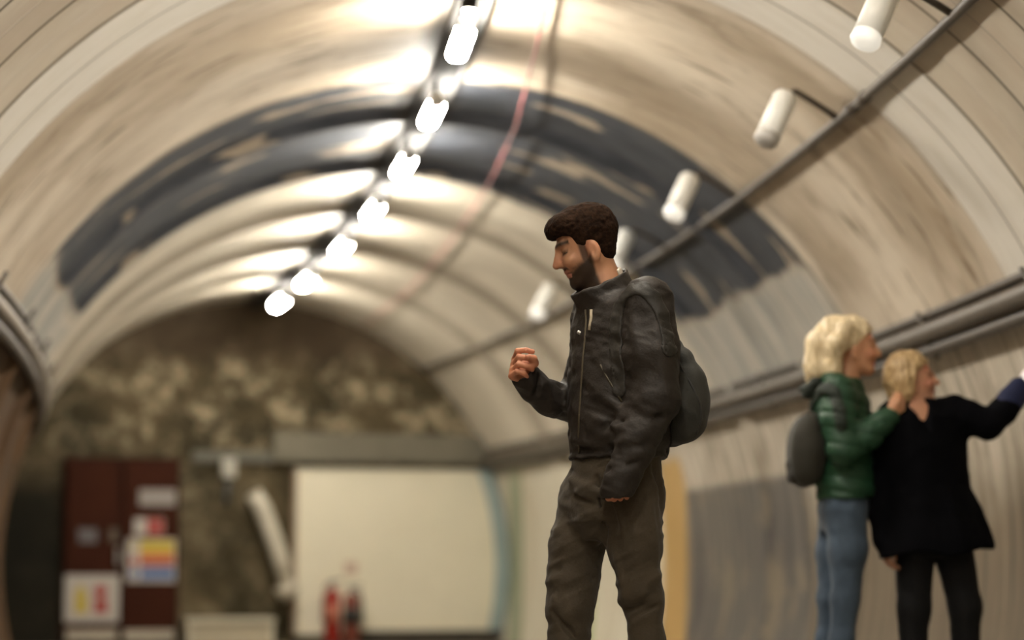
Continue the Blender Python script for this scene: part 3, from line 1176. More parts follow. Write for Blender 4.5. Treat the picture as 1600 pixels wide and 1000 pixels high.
torso_in = loft(sec([(468, 960, .13, .075), (500, 966, .165, .095), (560, 968, .17, .105), (640, 968, .155, .105), (700, 966, .155, .105), (770, 962, .16, .11), (810, 962, .12, .09)]), (TF[0], TF[1]))
neck = chain([J(953, 478, .0), J(945, 450, -.0), J(931, 405, 0)], [.075, .058, .053], .03)
hand_f = hand(WR_F, J(802, 575, -.01), (.62, -.75, .25), (-.3, -.35, .88),
              [(1.0, 1.0, .55), (1.15, 1.2, .7), (1.25, 1.3, .8), (1.3, 1.35, .8)], 1.1,
              thumb=[J(835, 570, -.04), J(834, 563, -.055), J(826, 561, -.068)])
hand_n = hand(WR_N, J(967, 769, -.236), (-.3, .93, .0), (-.9, -.3, 0),
              [(.9, 1.0, .5), (.9, 1.0, .5), (1.0, 1.0, .5), (1.05, 1.0, .5)], 0.95)


def feet(an, fwd, s=1.0):
    f2 = np.array([fwd[0], fwd[1], 0]); f2 /= np.linalg.norm(f2)
    a = np.array([an[0], an[1], 0.045])
    return union(.03, cap(an, a + [0, 0, .02], .040 * s, .042 * s), cap(a - f2 * .04, a + f2 * .13 - [0, 0, .008], .036 * s, .032 * s), cap(a + f2 * .05, a + f2 * .16 - [0, 0, .012], .038 * s, .026 * s))


limbs = [chain([SH_N, EL_N, WR_N], [.058, .044, .028], .02), chain([SH_F, J(925, 570, .19), J(900, 612, .175), J(858, 616, .12), J(834, 600, .06), WR_F], [.050, .04, .034, .030, .027, .026], .02),
         chain([HIP_N, J(990, 850, -.085), J(997, 918, -.088), J(1003, 947, -.09), J(1009, 1000, -.085), AN_N], [.066, .050, .040, .032, .030, .028], .02), chain([HIP_F, J(903, 850, .075), J(896, 905, .07), J(891, 950, .06), J(889, 1000, .062), AN_F], [.066, .052, .046, .038, .034, .028], .02)]
arms_m = union(.02, limbs[0], limbs[1])
legs_m = union(.02, limbs[2], limbs[3])
foot_n = feet(AN_N, (-.9, -.4)); foot_f = feet(AN_F, (-.95, -.2))


def man_body(p):
    d = smin(torso_in(p), arms_m(p), .03)
    d = smin(d, legs_m(p), .03)
    d = np.minimum(d, np.minimum(foot_n(p), foot_f(p)) + .012)
    d = smin(d, neck(p), .03)
    d = smin(d, h_f(p), .022)
    return np.minimum(d, np.minimum(hand_f(p), hand_n(p)))


def man_skin(v):
    q = h_loc(v)
    c = np.repeat(SKIN[None], len(v), 0)
    n = vnoise(v * 260) * .25 + vnoise(v * 70) * .25
    hd = np.linalg.norm(q - np.array([.02, 0, -.02]), axis=1) < .17
    # beard: jaw, chin and moustache
    line = -.040 - .50 * (q[:, 0] - .012) * (q[:, 0] > .012)          # upper edge runs from the ear down to the mouth
    bz = sst(line + n * .02 - q[:, 2], -.012, .010) * sst(q[:, 0], .006, .018)
    bz *= 1 - sst(-q[:, 2], .150, .175)
    burn = sst(q[:, 0], .016, .022) * (1 - sst(q[:, 0], .036, .044)) * sst(-q[:, 2], -.05, -.03) * (np.abs(q[:, 1]) > .045) * (np.abs(q[:, 1]) < .075)
    mous = np.exp(-((q[:, 2] + .0590) / .0065) ** 2) * (q[:, 0] > .068) * (np.abs(q[:, 1]) < .032) * .8
    lips = ((np.abs(q[:, 2] + .0745) < .0125) & (q[:, 0] > .074) & (np.abs(q[:, 1]) < .023))
    b = np.clip(np.maximum(np.maximum(bz * .97, mous * 1.15), burn * .85), 0, 1) * hd
    b = np.where(lips, 0, b)
    dark = np.array([.022, .013, .008])
    c = c * (1 - b[:, None]) + dark * b[:, None]
    c = np.where((lips & hd)[:, None], np.array([.40, .17, .12]), c)
    brow = np.exp(-((q[:, 2] - .0155 + .10 * (np.abs(np.abs(q[:, 1]) - .03))) / .0075) ** 2) * (np.abs(np.abs(q[:, 1]) - .031) < .025) * (q[:, 0] > .06)
    lash = np.exp(-((q[:, 2] + .0160) / .0038) ** 2) * (np.abs(np.abs(q[:, 1]) - .032) < .0145) * (q[:, 0] > .068)
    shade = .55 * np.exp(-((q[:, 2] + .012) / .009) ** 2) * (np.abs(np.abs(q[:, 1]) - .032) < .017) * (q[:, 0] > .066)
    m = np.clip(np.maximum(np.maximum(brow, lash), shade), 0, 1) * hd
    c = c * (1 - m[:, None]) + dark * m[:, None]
    hot = np.exp(-((q - np.array([.105, 0, -.04])) ** 2).sum(1) / .02 ** 2) + .6 * np.exp(-((np.abs(q) - np.array([.02, .08, .016])) ** 2).sum(1) / .03 ** 2)
    c[:, 1:] *= (1 - .22 * np.clip(hot, 0, 1) * hd)[:, None]
    # knuckles and fingertips are pinker
    hnd = (np.linalg.norm(v - WR_F, axis=1) < .16) | (np.linalg.norm(v - WR_N, axis=1) < .16)
    c = np.where(hnd[:, None], c * np.array([1.12, .92, .92]), c)
    return c


lo, hi = bounds([J(780, 320, -.3), J(1120, 1200, .35)], .03); lo[2] = -.002
sdf_obj('body', man_body, lo, hi, 0.0042, M_skin, man, MO, man_skin)

# hair: full on top, short at the sides and nape
_hair_s = ell((-.007, 0, .030), (.098, .081, .080))
_hair_top = ell((.012, 0, .064), (.096, .068, .044))
_nape = ell((-.032, 0, -.030), (.044, .066, .054))
_fringe = union(.02, cap((.079, .042, .056), (.079, -.042, .056), .019, .019), cap((.062, .048, .064), (.062, -.048, .064), .027, .027))


def man_hair(p):
    q = h_loc(p)
    d = smin(smin(smin(_hair_s(q), _hair_top(q), .03), _fringe(q), .025), _nape(q), .03)
    nz = vnoise(np.stack([q[:, 0] * 55, q[:, 1] * 130, q[:, 2] * 130], 1)) * .004 + vnoise(q * 80) * .0025
    d = d - nz
    # hairline: over the brow, down before the ear, round it and down to the nape
    ay = np.abs(q[:, 1])
    zl = np.interp(q[:, 0], [-.13, -.085, -.040, -.024, -.014, .012, .020, .036, .048, .066, .085, .12], [-.085, -.085, -.080, -.064, -.020, .000, -.038, -.030, .020, .036, .038, .036])
    return smax(d, zl - q[:, 2] + vnoise(q * 90) * .006, .006) * HS


lo, hi = bounds([J(840, 305, -.2), J(985, 430, .2)], .02)
sdf_obj('hair', man_hair, lo, hi, 0.003, hair_material('dark_brown_hair', (.009, .0045, .0025), (.026, .0125, .0065), (40, 40, 40), .9, .08), man, MO)['label'] = 'short dark brown hair'

# jacket
SLN = [SH_N, J(1014, 560, -.20), EL_N, J(992, 690, -.222), J(958, 772, -.230)]
SLF = [SH_F, J(925, 570, .19), EL_F, J(858, 618, .12), J(834, 601, .06), J(822, 587, .02)]
j_torso = loft(sec([(458, 958, .105, .078), (468, 962, .155, .100), (482, 966, .185, .122), (520, 968, .200, .140), (580, 968, .203, .148), (640, 968, .200, .153), (680, 968, .195, .152), (700, 967, .186, .148), (717, 966, .182, .146)]), (TF[0], TF[1]))
j_near = chain(SLN, [.078, .077, .070, .060, .050], .03)
j_far = chain(SLF, [.078, .070, .058, .052, .044, .044], .03)
jf = []
# pull folds across the front, the sleeve's creases and the gathered hem
for u0, v0, u1, v1, d, w, a in [(905, 560, 960, 610, -.15, .020, .009), (915, 590, 975, 650, -.16, .018, .009), (930, 560, 970, 590, -.15, .016, .007),
                                (900, 640, 960, 690, -.14, .018, .009), (920, 650, 975, 672, -.16, .016, .008), (940, 690, 975, 650, -.17, .014, .006),
                                (975, 560, 1040, 545, -.27, .018, .007), (975, 600, 1044, 585, -.28, .018, .008), (972, 645, 1045, 612, -.285, .018, .010),
                                (968, 664, 1040, 648, -.285, .014, -.009), (972, 690, 1036, 664, -.285, .018, .010), (956, 706, 1012, 690, -.28, .014, -.008),
                                (950, 722, 1004, 706, -.28, .016, .009), (948, 748, 992, 734, -.275, .014, .008), (950, 736, 995, 722, -.275, .010, -.007),
                                (985, 480, 1000, 560, -.27, .016, .006), (1026, 500, 1036, 600, -.26, .018, .006),
                                (896, 700, 940, 706, -.12, .012, -.008), (900, 690, 950, 700, -.13, .014, .008),
                                (855, 600, 862, 640, .10, .014, .007), (842, 588, 836, 622, .05, .010, -.006), (872, 600, 880, 648, .14, .012, -.006), (832, 578, 815, 604, .0, .010, .005),
                                (904, 500, 912, 690, -.10, .012, .004), (1040, 560, 1046, 690, -.12, .02, .006)]:
    jf.append((u0, v0, u1, v1, w, a))
j_base = lambda p: smin(smin(j_torso(p), j_near(p), .045), j_far(p), .035)
j_fold = folds([(hit(j_base, a, b, MY), hit(j_base, c, d, MY), w, h * 1.9) for a, b, c, d, w, h in jf])
# stand collar
CA = J(908, 474, -.06); CB = J(974, 434, .03)
cax = CB - CA; CRW = np.linalg.norm(cax) / 2; cax /= 2 * CRW
cn = np.cross(cax, TL); cn /= np.linalg.norm(cn)
if cn[2] < 0: cn = -cn
cl_ = np.cross(cn, cax); CC = (CA + CB) / 2 + np.array([0, -.01, 0])


def collar(p):
    q = p - CC
    a, b, h = q @ cax, q @ cl_, q @ cn
    r = np.sqrt((a / CRW) ** 2 + (b / (CRW * .92)) ** 2)
    d = np.abs(r - 1.0 - h * .5) * CRW * .9 - .0075
    return smax(d, np.abs(h + .004) - .030, .008)


neck_hole = chain([J(950, 474, 0), J(936, 410, 0)], [.062, .060], .01)


def jacket(p):
    d = smin(j_torso(p), j_near(p), .045)
    d = smin(d, j_far(p), .035)
    d = smin(d, collar(p), .018)
    d = smax(d, -neck_hole(p), .008)
    d = d - j_fold(p) - vnoise(p * np.array([22, 22, 34])) * .007 - vnoise(p * np.array([60, 60, 75])) * .0022
    sk = p + .35 * np.stack([p[:, 2], p[:, 2] * 0, p[:, 0]], 1)
    d = d - .010 * (.25 - np.abs(vnoise(sk * np.array([11, 11, 30])))) - .006 * (.25 - np.abs(vnoise(sk * np.array([20, 20, 46]) + 9.3)))
    # a slack hem with a gathered band
    hz = at(966, 706, MY)[2]
    d = d + .006 * np.exp(-((p[:, 2] - hz) / .012) ** 2) * (np.abs(p[:, 0] - MX) < .16)
    # hollow the cuffs
    d = smax(d, -cap(J(829, 594, .04), J(812, 574, -.01), .030, .034)(p), .004)
    return smax(d, -cap(J(963, 768, -.229), J(955, 800, -.234), .036, .042)(p), .004)


lo, hi = bounds([J(795, 425, -.33), J(1060, 790, .33)], .03)
M_jacket = cloth('waxed_black_jacket', (.022, .0172, .0138), .62, 150, .35, .25, 0.0, .3, .25)
sdf_obj('jacket', jacket, lo, hi, 0.0042, M_jacket, man, MO)['label'] = 'dark brown black zipped jacket'


def strip(name, f, px, Y, r, mat, parent, org, inset=0.0, back=.5):
    pts = [hit(f, u, v, Y, back, inset) - org for u, v in px]
    return tube(name, pts, r, mat, parent, 8)


M_brass = simple('brass_zip', (.40, .30, .15), .35, .2, 60, .6)
strip('zip', jacket, [(915, 484), (916, 500), (914, 530), (911, 560), (909, 590), (907, 620), (905, 650), (904, 680), (905, 708)], MY, .0035, simple('dull_zip', (.10, .08, .05), .4, .3, 90, .4), man, MO)
strip('zip_pull', jacket, [(924, 484), (924, 496), (922, 508), (921, 516)], MY, .0052, simple('cream_zip_tape', (.42, .35, .24), .5), man, MO)['label'] = 'pale open zip tape at the collar'
strip('pocket_zip', jacket, [(938, 570), (950, 592), (962, 612), (972, 628)], MY, .003, simple('pocket_zip_metal', (.09, .075, .05), .4, .3, 60, .5), man, MO)
strip('press_stud', jacket, [(904, 519), (907, 521)], MY, .006, M_metal, man, MO)
# undershirt at the nape
def shirt(p):
    k = p - CC
    a, b, h = k @ cax, k @ cl_, k @ cn
    r = np.sqrt((a / CRW) ** 2 + (b / (CRW * .92)) ** 2)
    d = np.abs(r - .86 - h * .35) * CRW * .9 - .0045
    return smax(smax(d, np.abs(h - .006) - .036, .006), CRW * .35 - a, .01)


lo, hi = bounds([CC], .11)
sdf_obj('shirt_collar', shirt, lo, hi, .003, simple('white_shirt', (.62, .56, .46), .7), man, MO)

# trousers
t_pel = loft(sec([(690, 965, .170, .122), (730, 963, .172, .128), (770, 958, .165, .135), (815, 952, .13, .12), (845, 950, .07, .08)], .0), (TF[0], TF[1]))
t_near = chain([J(993, 772, -.075), J(990, 850, -.085), J(997, 918, -.088), J(1003, 947, -.09), J(1009, 1000, -.085), J(1010, 1100, -.07), J(1010, 1178, -.055)], [.086, .078, .063, .053, .048, .050, .052], .03)
t_far = chain([J(921, 772, .075), J(903, 850, .075), J(896, 905, .07), J(891, 950, .06), J(889, 1000, .062), J(887, 1100, .075), J(885, 1178, .08)], [.088, .082, .076, .066, .057, .055, .056], .03)
tf_ = []
for u0, v0, u1, v1, d, w, a in [(976, 934, 1028, 902, -.16, .018, .012), (970, 940, 1005, 926, -.16, .016, .016), (978, 954, 1015, 944, -.16, .012, -.008), (990, 965, 1028, 945, -.15, .012, -.008), (985, 985, 1026, 968, -.14, .013, .007),
                                (862, 905, 925, 940, -.01, .014, .009), (866, 935, 915, 990, -.01, .013, .008), (865, 955, 900, 1000, .0, .012, -.008), (870, 890, 930, 905, -.02, .012, -.006),
                                (880, 745, 940, 770, -.09, .015, .008), (876, 765, 935, 790, -.08, .013, -.007), (874, 785, 925, 802, -.07, .014, .007), (885, 720, 945, 742, -.12, .015, .007),
                                (935, 745, 948, 850, -.13, .012, -.010), (955, 760, 975, 840, -.16, .016, .006), (1012, 770, 1026, 880, -.15, .014, .006), (1020, 725, 1034, 800, -.12, .014, -.007),
                                (960, 860, 975, 930, -.15, .014, .005), (868, 830, 930, 850, -.02, .014, .005), (990, 830, 1024, 850, -.16, .014, .004), (880, 1000, 915, 1030, .0, .014, .006)]:
    tf_.append((u0, v0, u1, v1, w, a))
t_base = lambda p: smin(smin(t_pel(p), t_near(p), .03), t_far(p), .022)
t_fold = folds([(hit(t_base, a, b, MY), hit(t_base, c, d, MY), w * .85, h * 2.3) for a, b, c, d, w, h in tf_])


def trousers(p):
    d = smin(t_pel(p), t_near(p), .03)
    d = np.where(p[:, 2] > at(945, 852, MY)[2] - .25, smin(d, t_far(p), .022), np.minimum(d, t_far(p)))
    d = d - t_fold(p) - vnoise(p * np.array([20, 20, 12])) * .008 - vnoise(p * 60) * .002
    sk = p + .5 * np.stack([p[:, 2] * 0, p[:, 2] * 0, -p[:, 0]], 1)
    d = d - .013 * (.25 - np.abs(vnoise(sk * np.array([9, 9, 26]) + 3.1))) - .006 * (.25 - np.abs(vnoise(sk * np.array([16, 16, 48]) + 1.7)))
    return smax(d, np.maximum(-np.minimum(*[cap(a, b, .043, .045)(p) for a, b in ((J(1010, 1172, -.055), J(1010, 1200, -.055)), (J(885, 1172, .08), J(885, 1200, .08)))]), -9), .003)


lo, hi = bounds([J(845, 690, -.22), J(1060, 1190, .24)], .02); lo[2] = .03
M_trs = cloth('brown_cotton', (.054, .041, .026), .8, 160, .3, .22, .1, .25, .12)
sdf_obj('trousers', trousers, lo, hi, 0.0042, M_trs, man, MO)['label'] = 'brown cotton trousers'
M_shoe = simple('dark_leather', (.02, .014, .010), .45, .2, 40)
for ft, an in ((foot_n, AN_N), (foot_f, AN_F)):
    lo, hi = np.array([an[0] - .28, an[1] - .14, 0.0]), np.array([an[0] + .14, an[1] + .12, .12])
    sdf_obj('shoe', lambda p, ft=ft: np.maximum(ft(p) - .003, p[:, 2] - .095), lo, hi, .005, M_shoe, man, MO)

# his backpack, slack and slung low on the back
bp = empty('backpack', tuple(J(1070, 640, 0)), 'dark charcoal backpack hanging slack on the man\'s back', 'backpack')
BO = np.array(bp.location)


def wide(u, v, r, w=.11, dx=-12):
    c = J(u + dx, v, .02)
    return cap(c + TL * w, c - TL * w, r, r)


bp_parts = [wide(1050, 540, .014, .08), wide(1060, 562, .030, .10), wide(1070, 592, .038, .11), wide(1072, 618, .046, .11), wide(1064, 642, .058), wide(1064, 664, .056), wide(1054, 640, .06), wide(1050, 674, .040), wide(1046, 600, .03)]
pack0 = union(.04, *bp_parts)
pk_fold = folds([(J(1052, 560, -.14), J(1094, 640, -.15), .014, .006), (J(1046, 600, -.15), J(1058, 690, -.15), .012, -.007), (J(1060, 640, -.16), J(1096, 665, -.15), .012, .005), (J(1050, 690, -.14), J(1090, 670, -.15), .010, -.006)])
pack = lambda p: smax(pack0(p) - pk_fold(p) - vnoise(p * 16) * .012 - vnoise(p * 70) * .0015, -(jacket(p) - .001), .004)
lo, hi = bounds([J(1010, 525, -.28), J(1125, 715, .28)], .02)
M_pack = cloth('charcoal_canvas', (.030, .029, .024), .75, 260, .3, .3, .1, .3, .2)
sdf_obj('bag', pack, lo, hi, .0045, M_pack, bp, BO)
sp = [hit(jacket, u, v, MY) for u, v in [(968, 610), (965, 570), (963, 540), (963, 508), (967, 482), (974, 464), (986, 452), (1004, 450), (1022, 466), (1036, 492), (1043, 520), (1045, 545)]] + [J(1050, 560, -.09)]
st = chain(sp, [.024] * len(sp), .01)
lo, hi = bounds(sp, .03)
sdf_obj('shoulder_strap', lambda p: smax(smax(st(p), jacket(p) - .0055, .005), -(jacket(p) + .002), .002), lo, hi, .004, cloth('strap_webbing', (.024, .021, .017), .55, 200, .2, .2), bp, BO)
tube('seam_piping', [hit(pack, u, v, MY, .5) - BO for u, v in [(1050, 545), (1066, 575), (1082, 604), (1094, 630), (1096, 655), (1088, 678)]], .004, M_black, bp, 8)

# ------------------------------------------------------------------ the two women by the right wall
WY = 10.0
H2 = 0.0075
KW = 1 / 379.0
w1 = empty('person', (at(1318, 900, WY)[0], WY, 0), 'woman with long fair hair in a green padded jacket and jeans', 'person')
W1 = np.array(w1.location)


def A(u, v, d=0.0): return at(u, v, WY) + np.array([0, d, 0])


F1 = (.97, -.22); L1 = np.array([-.0, 0, 0])
hm1 = frame((1.0, -.05), -.02, 0); hc1 = A(1333, 540, .0)
h1, l1 = head(hc1, hm1, .98, True)
s1n = A(1303, 618, -.14); e1n = A(1308, 706, -.19); r1n = A(1382, 654, -.16)
s1f = A(1322, 618, .15); e1f = A(1345, 706, .17); r1f = A(1392, 664, .05)
hip1n = A(1318, 785, -.08); kn1n = A(1318, 930, -.08); an1n = A(1308, 1100, -.06)
hip1f = A(1318, 785, .08); kn1f = A(1300, 935, .09); an1f = A(1296, 1098, .10)


def A_sec(rows, d=0.0):
    out = []
    for v, cx, w, dp in rows:
        p = A(cx, v, d); out.append((p[2], p[0], p[1], w, dp))
    return out


t1 = loft(A_sec([(598, 1318, .10, .06), (625, 1317, .15, .085), (680, 1322, .145, .10), (740, 1322, .12, .070), (770, 1320, .12, .070), (820, 1318, .11, .08)]), F1)
n1_ = chain([A(1318, 606), A(1325, 580), A(1328, 560)], [.062, .048, .048], .02)
hd1 = hand(r1n, A(1399, 640, -.16), (.2, .55, .6), (.1, -.6, .8), [(.8, .9, .5)] * 4, .95)
hd1b = hand(r1f, A(1402, 648, .0), (.1, -.8, .3), (.3, .1, .9), [(.8, .9, .5)] * 4, .95)
arms1 = union(.02, chain([s1n, e1n, r1n], [.048, .038, .026], .02), chain([s1f, e1f, r1f], [.048, .038, .026], .02))
legs1 = union(.015, chain([hip1n, A(1321, 860, -.08), A(1317, 935, -.08), A(1312, 1000, -.07), an1n], [.066, .055, .036, .032, .028], .02), chain([hip1f, A(1310, 860, .09), A(1302, 935, .09), A(1299, 1000, .095), an1f], [.066, .055, .036, .032, .028], .02))
f1n = feet(an1n, (.97, -.2), .88); f1f = feet(an1f, (.97, -.1), .88)


def body1(p):
    d = smin(smin(t1(p), arms1(p), .03), legs1(p), .02)
    d = np.minimum(d, np.minimum(f1n(p), f1f(p)) + .01)
    d = smin(smin(d, n1_(p), .025), h1(p), .02)
    return np.minimum(d, np.minimum(hd1(p), hd1b(p)))


def fem_skin(loc, base, lip=(.45, .13, .11), browc=(.16, .09, .045)):
    def f(v):
        q = loc(v); c = np.repeat(np.array(base)[None], len(v), 0)
        hd = np.linalg.norm(q - np.array([.02, 0, -.02]), axis=1) < .17
        lips = (np.abs(q[:, 2] + .0745) < .0125) & (q[:, 0] > .074) & (np.abs(q[:, 1]) < .023) & hd
        brow = np.exp(-((q[:, 2] - .0155) / .005) ** 2) * (np.abs(np.abs(q[:, 1]) - .031) < .022) * (q[:, 0] > .06)
        eye = np.exp(-((q[:, 2] + .009) / .0050) ** 2) * (np.abs(np.abs(q[:, 1]) - .032) < .0125) * (q[:, 0] > .070)
        m = np.clip(brow * .8, 0, 1) * hd
        c = c * (1 - m[:, None]) + np.array(browc) * m[:, None]
        m = np.clip(eye * .95, 0, 1) * hd
        c = c * (1 - m[:, None]) + np.array([.03, .02, .015]) * m[:, None]
        ck = np.exp(-(((np.abs(q) - np.array([.072, .042, .036])) / np.array([.03, .022, .022])) ** 2).sum(1)) * hd
        c[:, 1:] *= (1 - .25 * ck)[:, None]
        return np.where(lips[:, None], np.array(lip), c)
    return f


lo, hi = bounds([A(1230, 495, -.3), A(1425, 1130, .3)], .03); lo[2] = -.002
sdf_obj('body', body1, lo, hi, .0065, M_skin, w1, W1, fem_skin(l1, (.56, .29, .165)))
# long hair swept back and down over the hood
_h1a = ell((-.014, 0, .040), (.103, .083, .090))
hair1_tail = chain([A(1303, 520, -.02), A(1284, 540, -.03), A(1276, 575, -.03), A(1266, 606, -.02)], [.070, .066, .056, .022], .03)
hair1_side = chain([A(1320, 512, -.085), A(1303, 540, -.09), A(1297, 580, -.07), A(1288, 600, -.05)], [.026, .036, .036, .02], .03)


def hair1(p):
    q = l1(p)
    d = _h1a(q)
    zl = np.interp(q[:, 0], [-.1, -.03, .0, .03, .06, .085, .12], [-.10, -.06, -.02, .015, .045, .058, .06])
    d = smax(d, zl - q[:, 2], .012) * .98
    d = smin(smin(d, hair1_tail(p), .03), hair1_side(p), .025)
    return d - vnoise(p * np.array([60, 60, 14])) * .014


lo, hi = bounds([A(1235, 485, -.2), A(1372, 625, .18)], .02)
sdf_obj('hair', hair1, lo, hi, .005, hair_material('fair_hair', (.50, .37, .20), (.80, .68, .46), (60, 60, 10), .4), w1, W1)['label'] = 'long fair swept back hair'

j1t = loft(A_sec([(592, 1316, .085, .075), (604, 1312, .13, .095), (625, 1314, .165, .115), (680, 1319, .168, .130), (730, 1322, .16, .122), (765, 1324, .172, .128), (780, 1324, .168, .124)]), F1)
j1a = chain([s1n, A(1302, 660, -.17), e1n, A(1345, 684, -.175), A(1378, 657, -.16)], [.072, .068, .062, .056, .044], .03)
j1b = chain([s1f, A(1330, 660, .17), e1f, A(1366, 688, .12), A(1386, 668, .06)], [.072, .066, .060, .052, .042], .03)
j1c = chain([A(1296, 596, -.07), A(1278, 606, .0), A(1300, 594, .09)], [.045, .05, .045], .02)


def jacket1(p):
    d = smin(smin(j1t(p), j1a(p), .04), j1b(p), .03)
    d = smin(d, j1c(p), .03)
    d = smax(d, -chain([A(1322, 604), A(1332, 560)], [.058, .056], .01)(p), .01)
    q = np.abs(np.sin((p[:, 2] + .18 * (p[:, 0] - W1[0])) * math.pi / .062))       # quilted rolls
    return d + .008 * (1 - q) ** 2 - .004 - vnoise(p * 30) * .006


lo, hi = bounds([A(1240, 575, -.3), A(1398, 785, .3)], .03)
M_green = cloth('green_nylon', (.008, .046, .019), .58, 90, .2, .2, 0, .5, .25)
sdf_obj('jacket', jacket1, lo, hi, .006, M_green, w1, W1)['label'] = 'green quilted padded jacket'
sdf_obj('hood_trim', lambda p: chain([A(1272, 598, -.09), A(1262, 612, -.03), A(1266, 606, .06)], [.022, .034, .02], .01)(p) - vnoise(p * 60) * .02, *bounds([A(1245, 580, -.15), A(1290, 635, .12)], .02), .006,
        simple('dark_hood_trim', (.012, .018, .012), .8, .3, 60), w1, W1)['label'] = 'dark fuzzy hood trim'
je = union(.03, loft(A_sec([(735, 1322, .140, .098), (762, 1322, .145, .104), (800, 1318, .150, .108), (830, 1316, .10, .085)]), F1),
           chain([A(1317, 800, -.075), A(1321, 860, -.08), A(1317, 935, -.08), A(1312, 1000, -.07), A(1308, 1085, -.06)], [.086, .078, .056, .050, .046], .03),
           chain([A(1316, 800, .08), A(1310, 860, .09), A(1302, 935, .09), A(1299, 1000, .095), A(1296, 1085, .10)], [.086, .078, .056, .050, .046], .03))
sdf_obj('jeans', lambda p: je(p) - vnoise(p * np.array([26, 26, 18])) * .008, *[x if i else np.array([x[0], x[1], .06]) for i, x in enumerate(bounds([A(1270, 730, -.25), A(1375, 1090, .25)], .02))], .006,
        cloth('blue_denim', (.050, .073, .105), .8, 140, .2, .25, .1, .25, .5), w1, W1)['label'] = 'faded blue jeans'
for ft, an in ((f1n, an1n), (f1f, an1f)):
    lo, hi = np.array([an[0] - .12, an[1] - .12, 0]), np.array([an[0] + .28, an[1] + .12, .13])
    sdf_obj('shoe', lambda p, ft=ft: np.maximum(ft(p) - .004, p[:, 2] - .10), lo, hi, .006, M_shoe, w1, W1)

b1 = empty('backpack', tuple(A(1250, 705)), 'dark olive backpack on the back of the woman in green', 'backpack')
B1 = np.array(b1.location)


def wide1(u, v, r, w):
    c = A(u, v, -.02); return cap(c + np.array([0, w, 0]), c - np.array([0, w, 0]), r, r)


pk1 = union(.04, wide1(1264, 666, .054, .07), wide1(1258, 682, .060, .08), wide1(1256, 700, .062, .085), wide1(1256, 718, .063, .085), wide1(1258, 738, .062, .085), wide1(1270, 705, .05, .09))
pack1 = lambda p: smax(pk1(p) - vnoise(p * 14) * .005, -(jacket1(p) - .002), .004)
sdf_obj('bag', pack1, *bounds([A(1215, 630, -.25), A(1300, 785, .2)], .02), .006, cloth('olive_canvas', (.022, .020, .014), .75, 200, .2, .25, .05, .3, .3), b1, B1)
pc = union(.02, wide1(1242, 744, .032, .055), wide1(1240, 726, .031, .055), wide1(1241, 712, .026, .05))
sdf_obj('front_pocket', lambda p: smax(pc(p), -(pack1(p) + .004), .004), *bounds([A(1215, 690, -.2), A(1265, 775, .15)], .02), .006, cloth('olive_pocket', (.017, .015, .011), .75, 200, .2, .25), b1, B1)
sp = [hit(jacket1, u, v, WY) for u, v in [(1268, 648), (1276, 622), (1290, 606), (1303, 612), (1312, 640), (1314, 665)]]
s1_ = chain(sp, [.026] * len(sp), .01)
sdf_obj('shoulder_strap', lambda p: smax(smax(s1_(p), jacket1(p) - .012, .006), -(jacket1(p) + .002), .002), *bounds(sp, .03), .006, simple('strap_dark_green', (.008, .016, .009), .7), b1, B1)

# the woman in the black coat
w2 = empty('person', (at(1452, 900, 9.95)[0], 9.95, 0), 'woman with short fair hair in a flared black coat reaching up to the wall', 'person')
W2 = np.array(w2.location)


def C(u, v, d=0.0): return at(u, v, 9.95) + np.array([0, d, 0])


F2 = (.45, -.89)
hm2 = frame((1.0, -.18), -.14, .05); hc2 = C(1424, 590, .0)
h2, l2 = head(hc2, hm2, .94, True)
s2l = C(1492, 644, .02); e2l = C(1542, 664, .0); r2l = C(1588, 616, .02)
s2r = C(1396, 650, .0); e2r = C(1378, 752, .0); r2r = C(1378, 842, -.04)
hp2r = C(1430, 850, .0); kn2r = C(1428, 950, .0); an2r = C(1428, 1090, .03)
hp2l = C(1482, 850, .0); kn2l = C(1510, 950, .0); an2l = C(1512, 1090, .03)


def C_sec(rows):
    out = []
    for v, cx, w, dp in rows:
        p = C(cx, v, 0.0); out.append((p[2], p[0], p[1], w, dp))
    return out


t2 = loft(C_sec([(632, 1440, .11, .06), (660, 1444, .16, .085), (720, 1446, .15, .10), (780, 1450, .13, .095), (820, 1455, .13, .09), (850, 1455, .11, .07)]), F2)
n2_ = chain([C(1438, 652), C(1430, 628), C(1426, 612)], [.070, .048, .048], .025)
hd2l = hand(r2l, C(1609, 582, .02), (.9, .2, .3), (-.2, -.9, .3), [(.25, .3, .2)] * 4, .92)
hd2r = hand(r2r, C(1379, 866, -.045), (.9, .2, 0), (0, -1, 0), [(.4, .5, .3)] * 4, .92)
arms2 = union(.02, chain([s2l, e2l, r2l], [.048, .038, .026], .02), chain([s2r, e2r, r2r], [.048, .038, .026], .02))
legs2 = union(.015, chain([hp2r, kn2r, an2r], [.070, .050, .036], .03), chain([hp2l, kn2l, an2l], [.070, .050, .036], .03))
f2a = feet(an2r, (.5, -.86), .88); f2b = feet(an2l, (.7, -.7), .88)


def body2(p):
    d = smin(smin(t2(p), arms2(p), .03), legs2(p), .02)
    d = np.minimum(d, np.minimum(f2a(p), f2b(p)) + .01)
    d = smin(smin(d, n2_(p), .03), h2(p), .02)
    return np.minimum(d, np.minimum(hd2l(p), hd2r(p)))


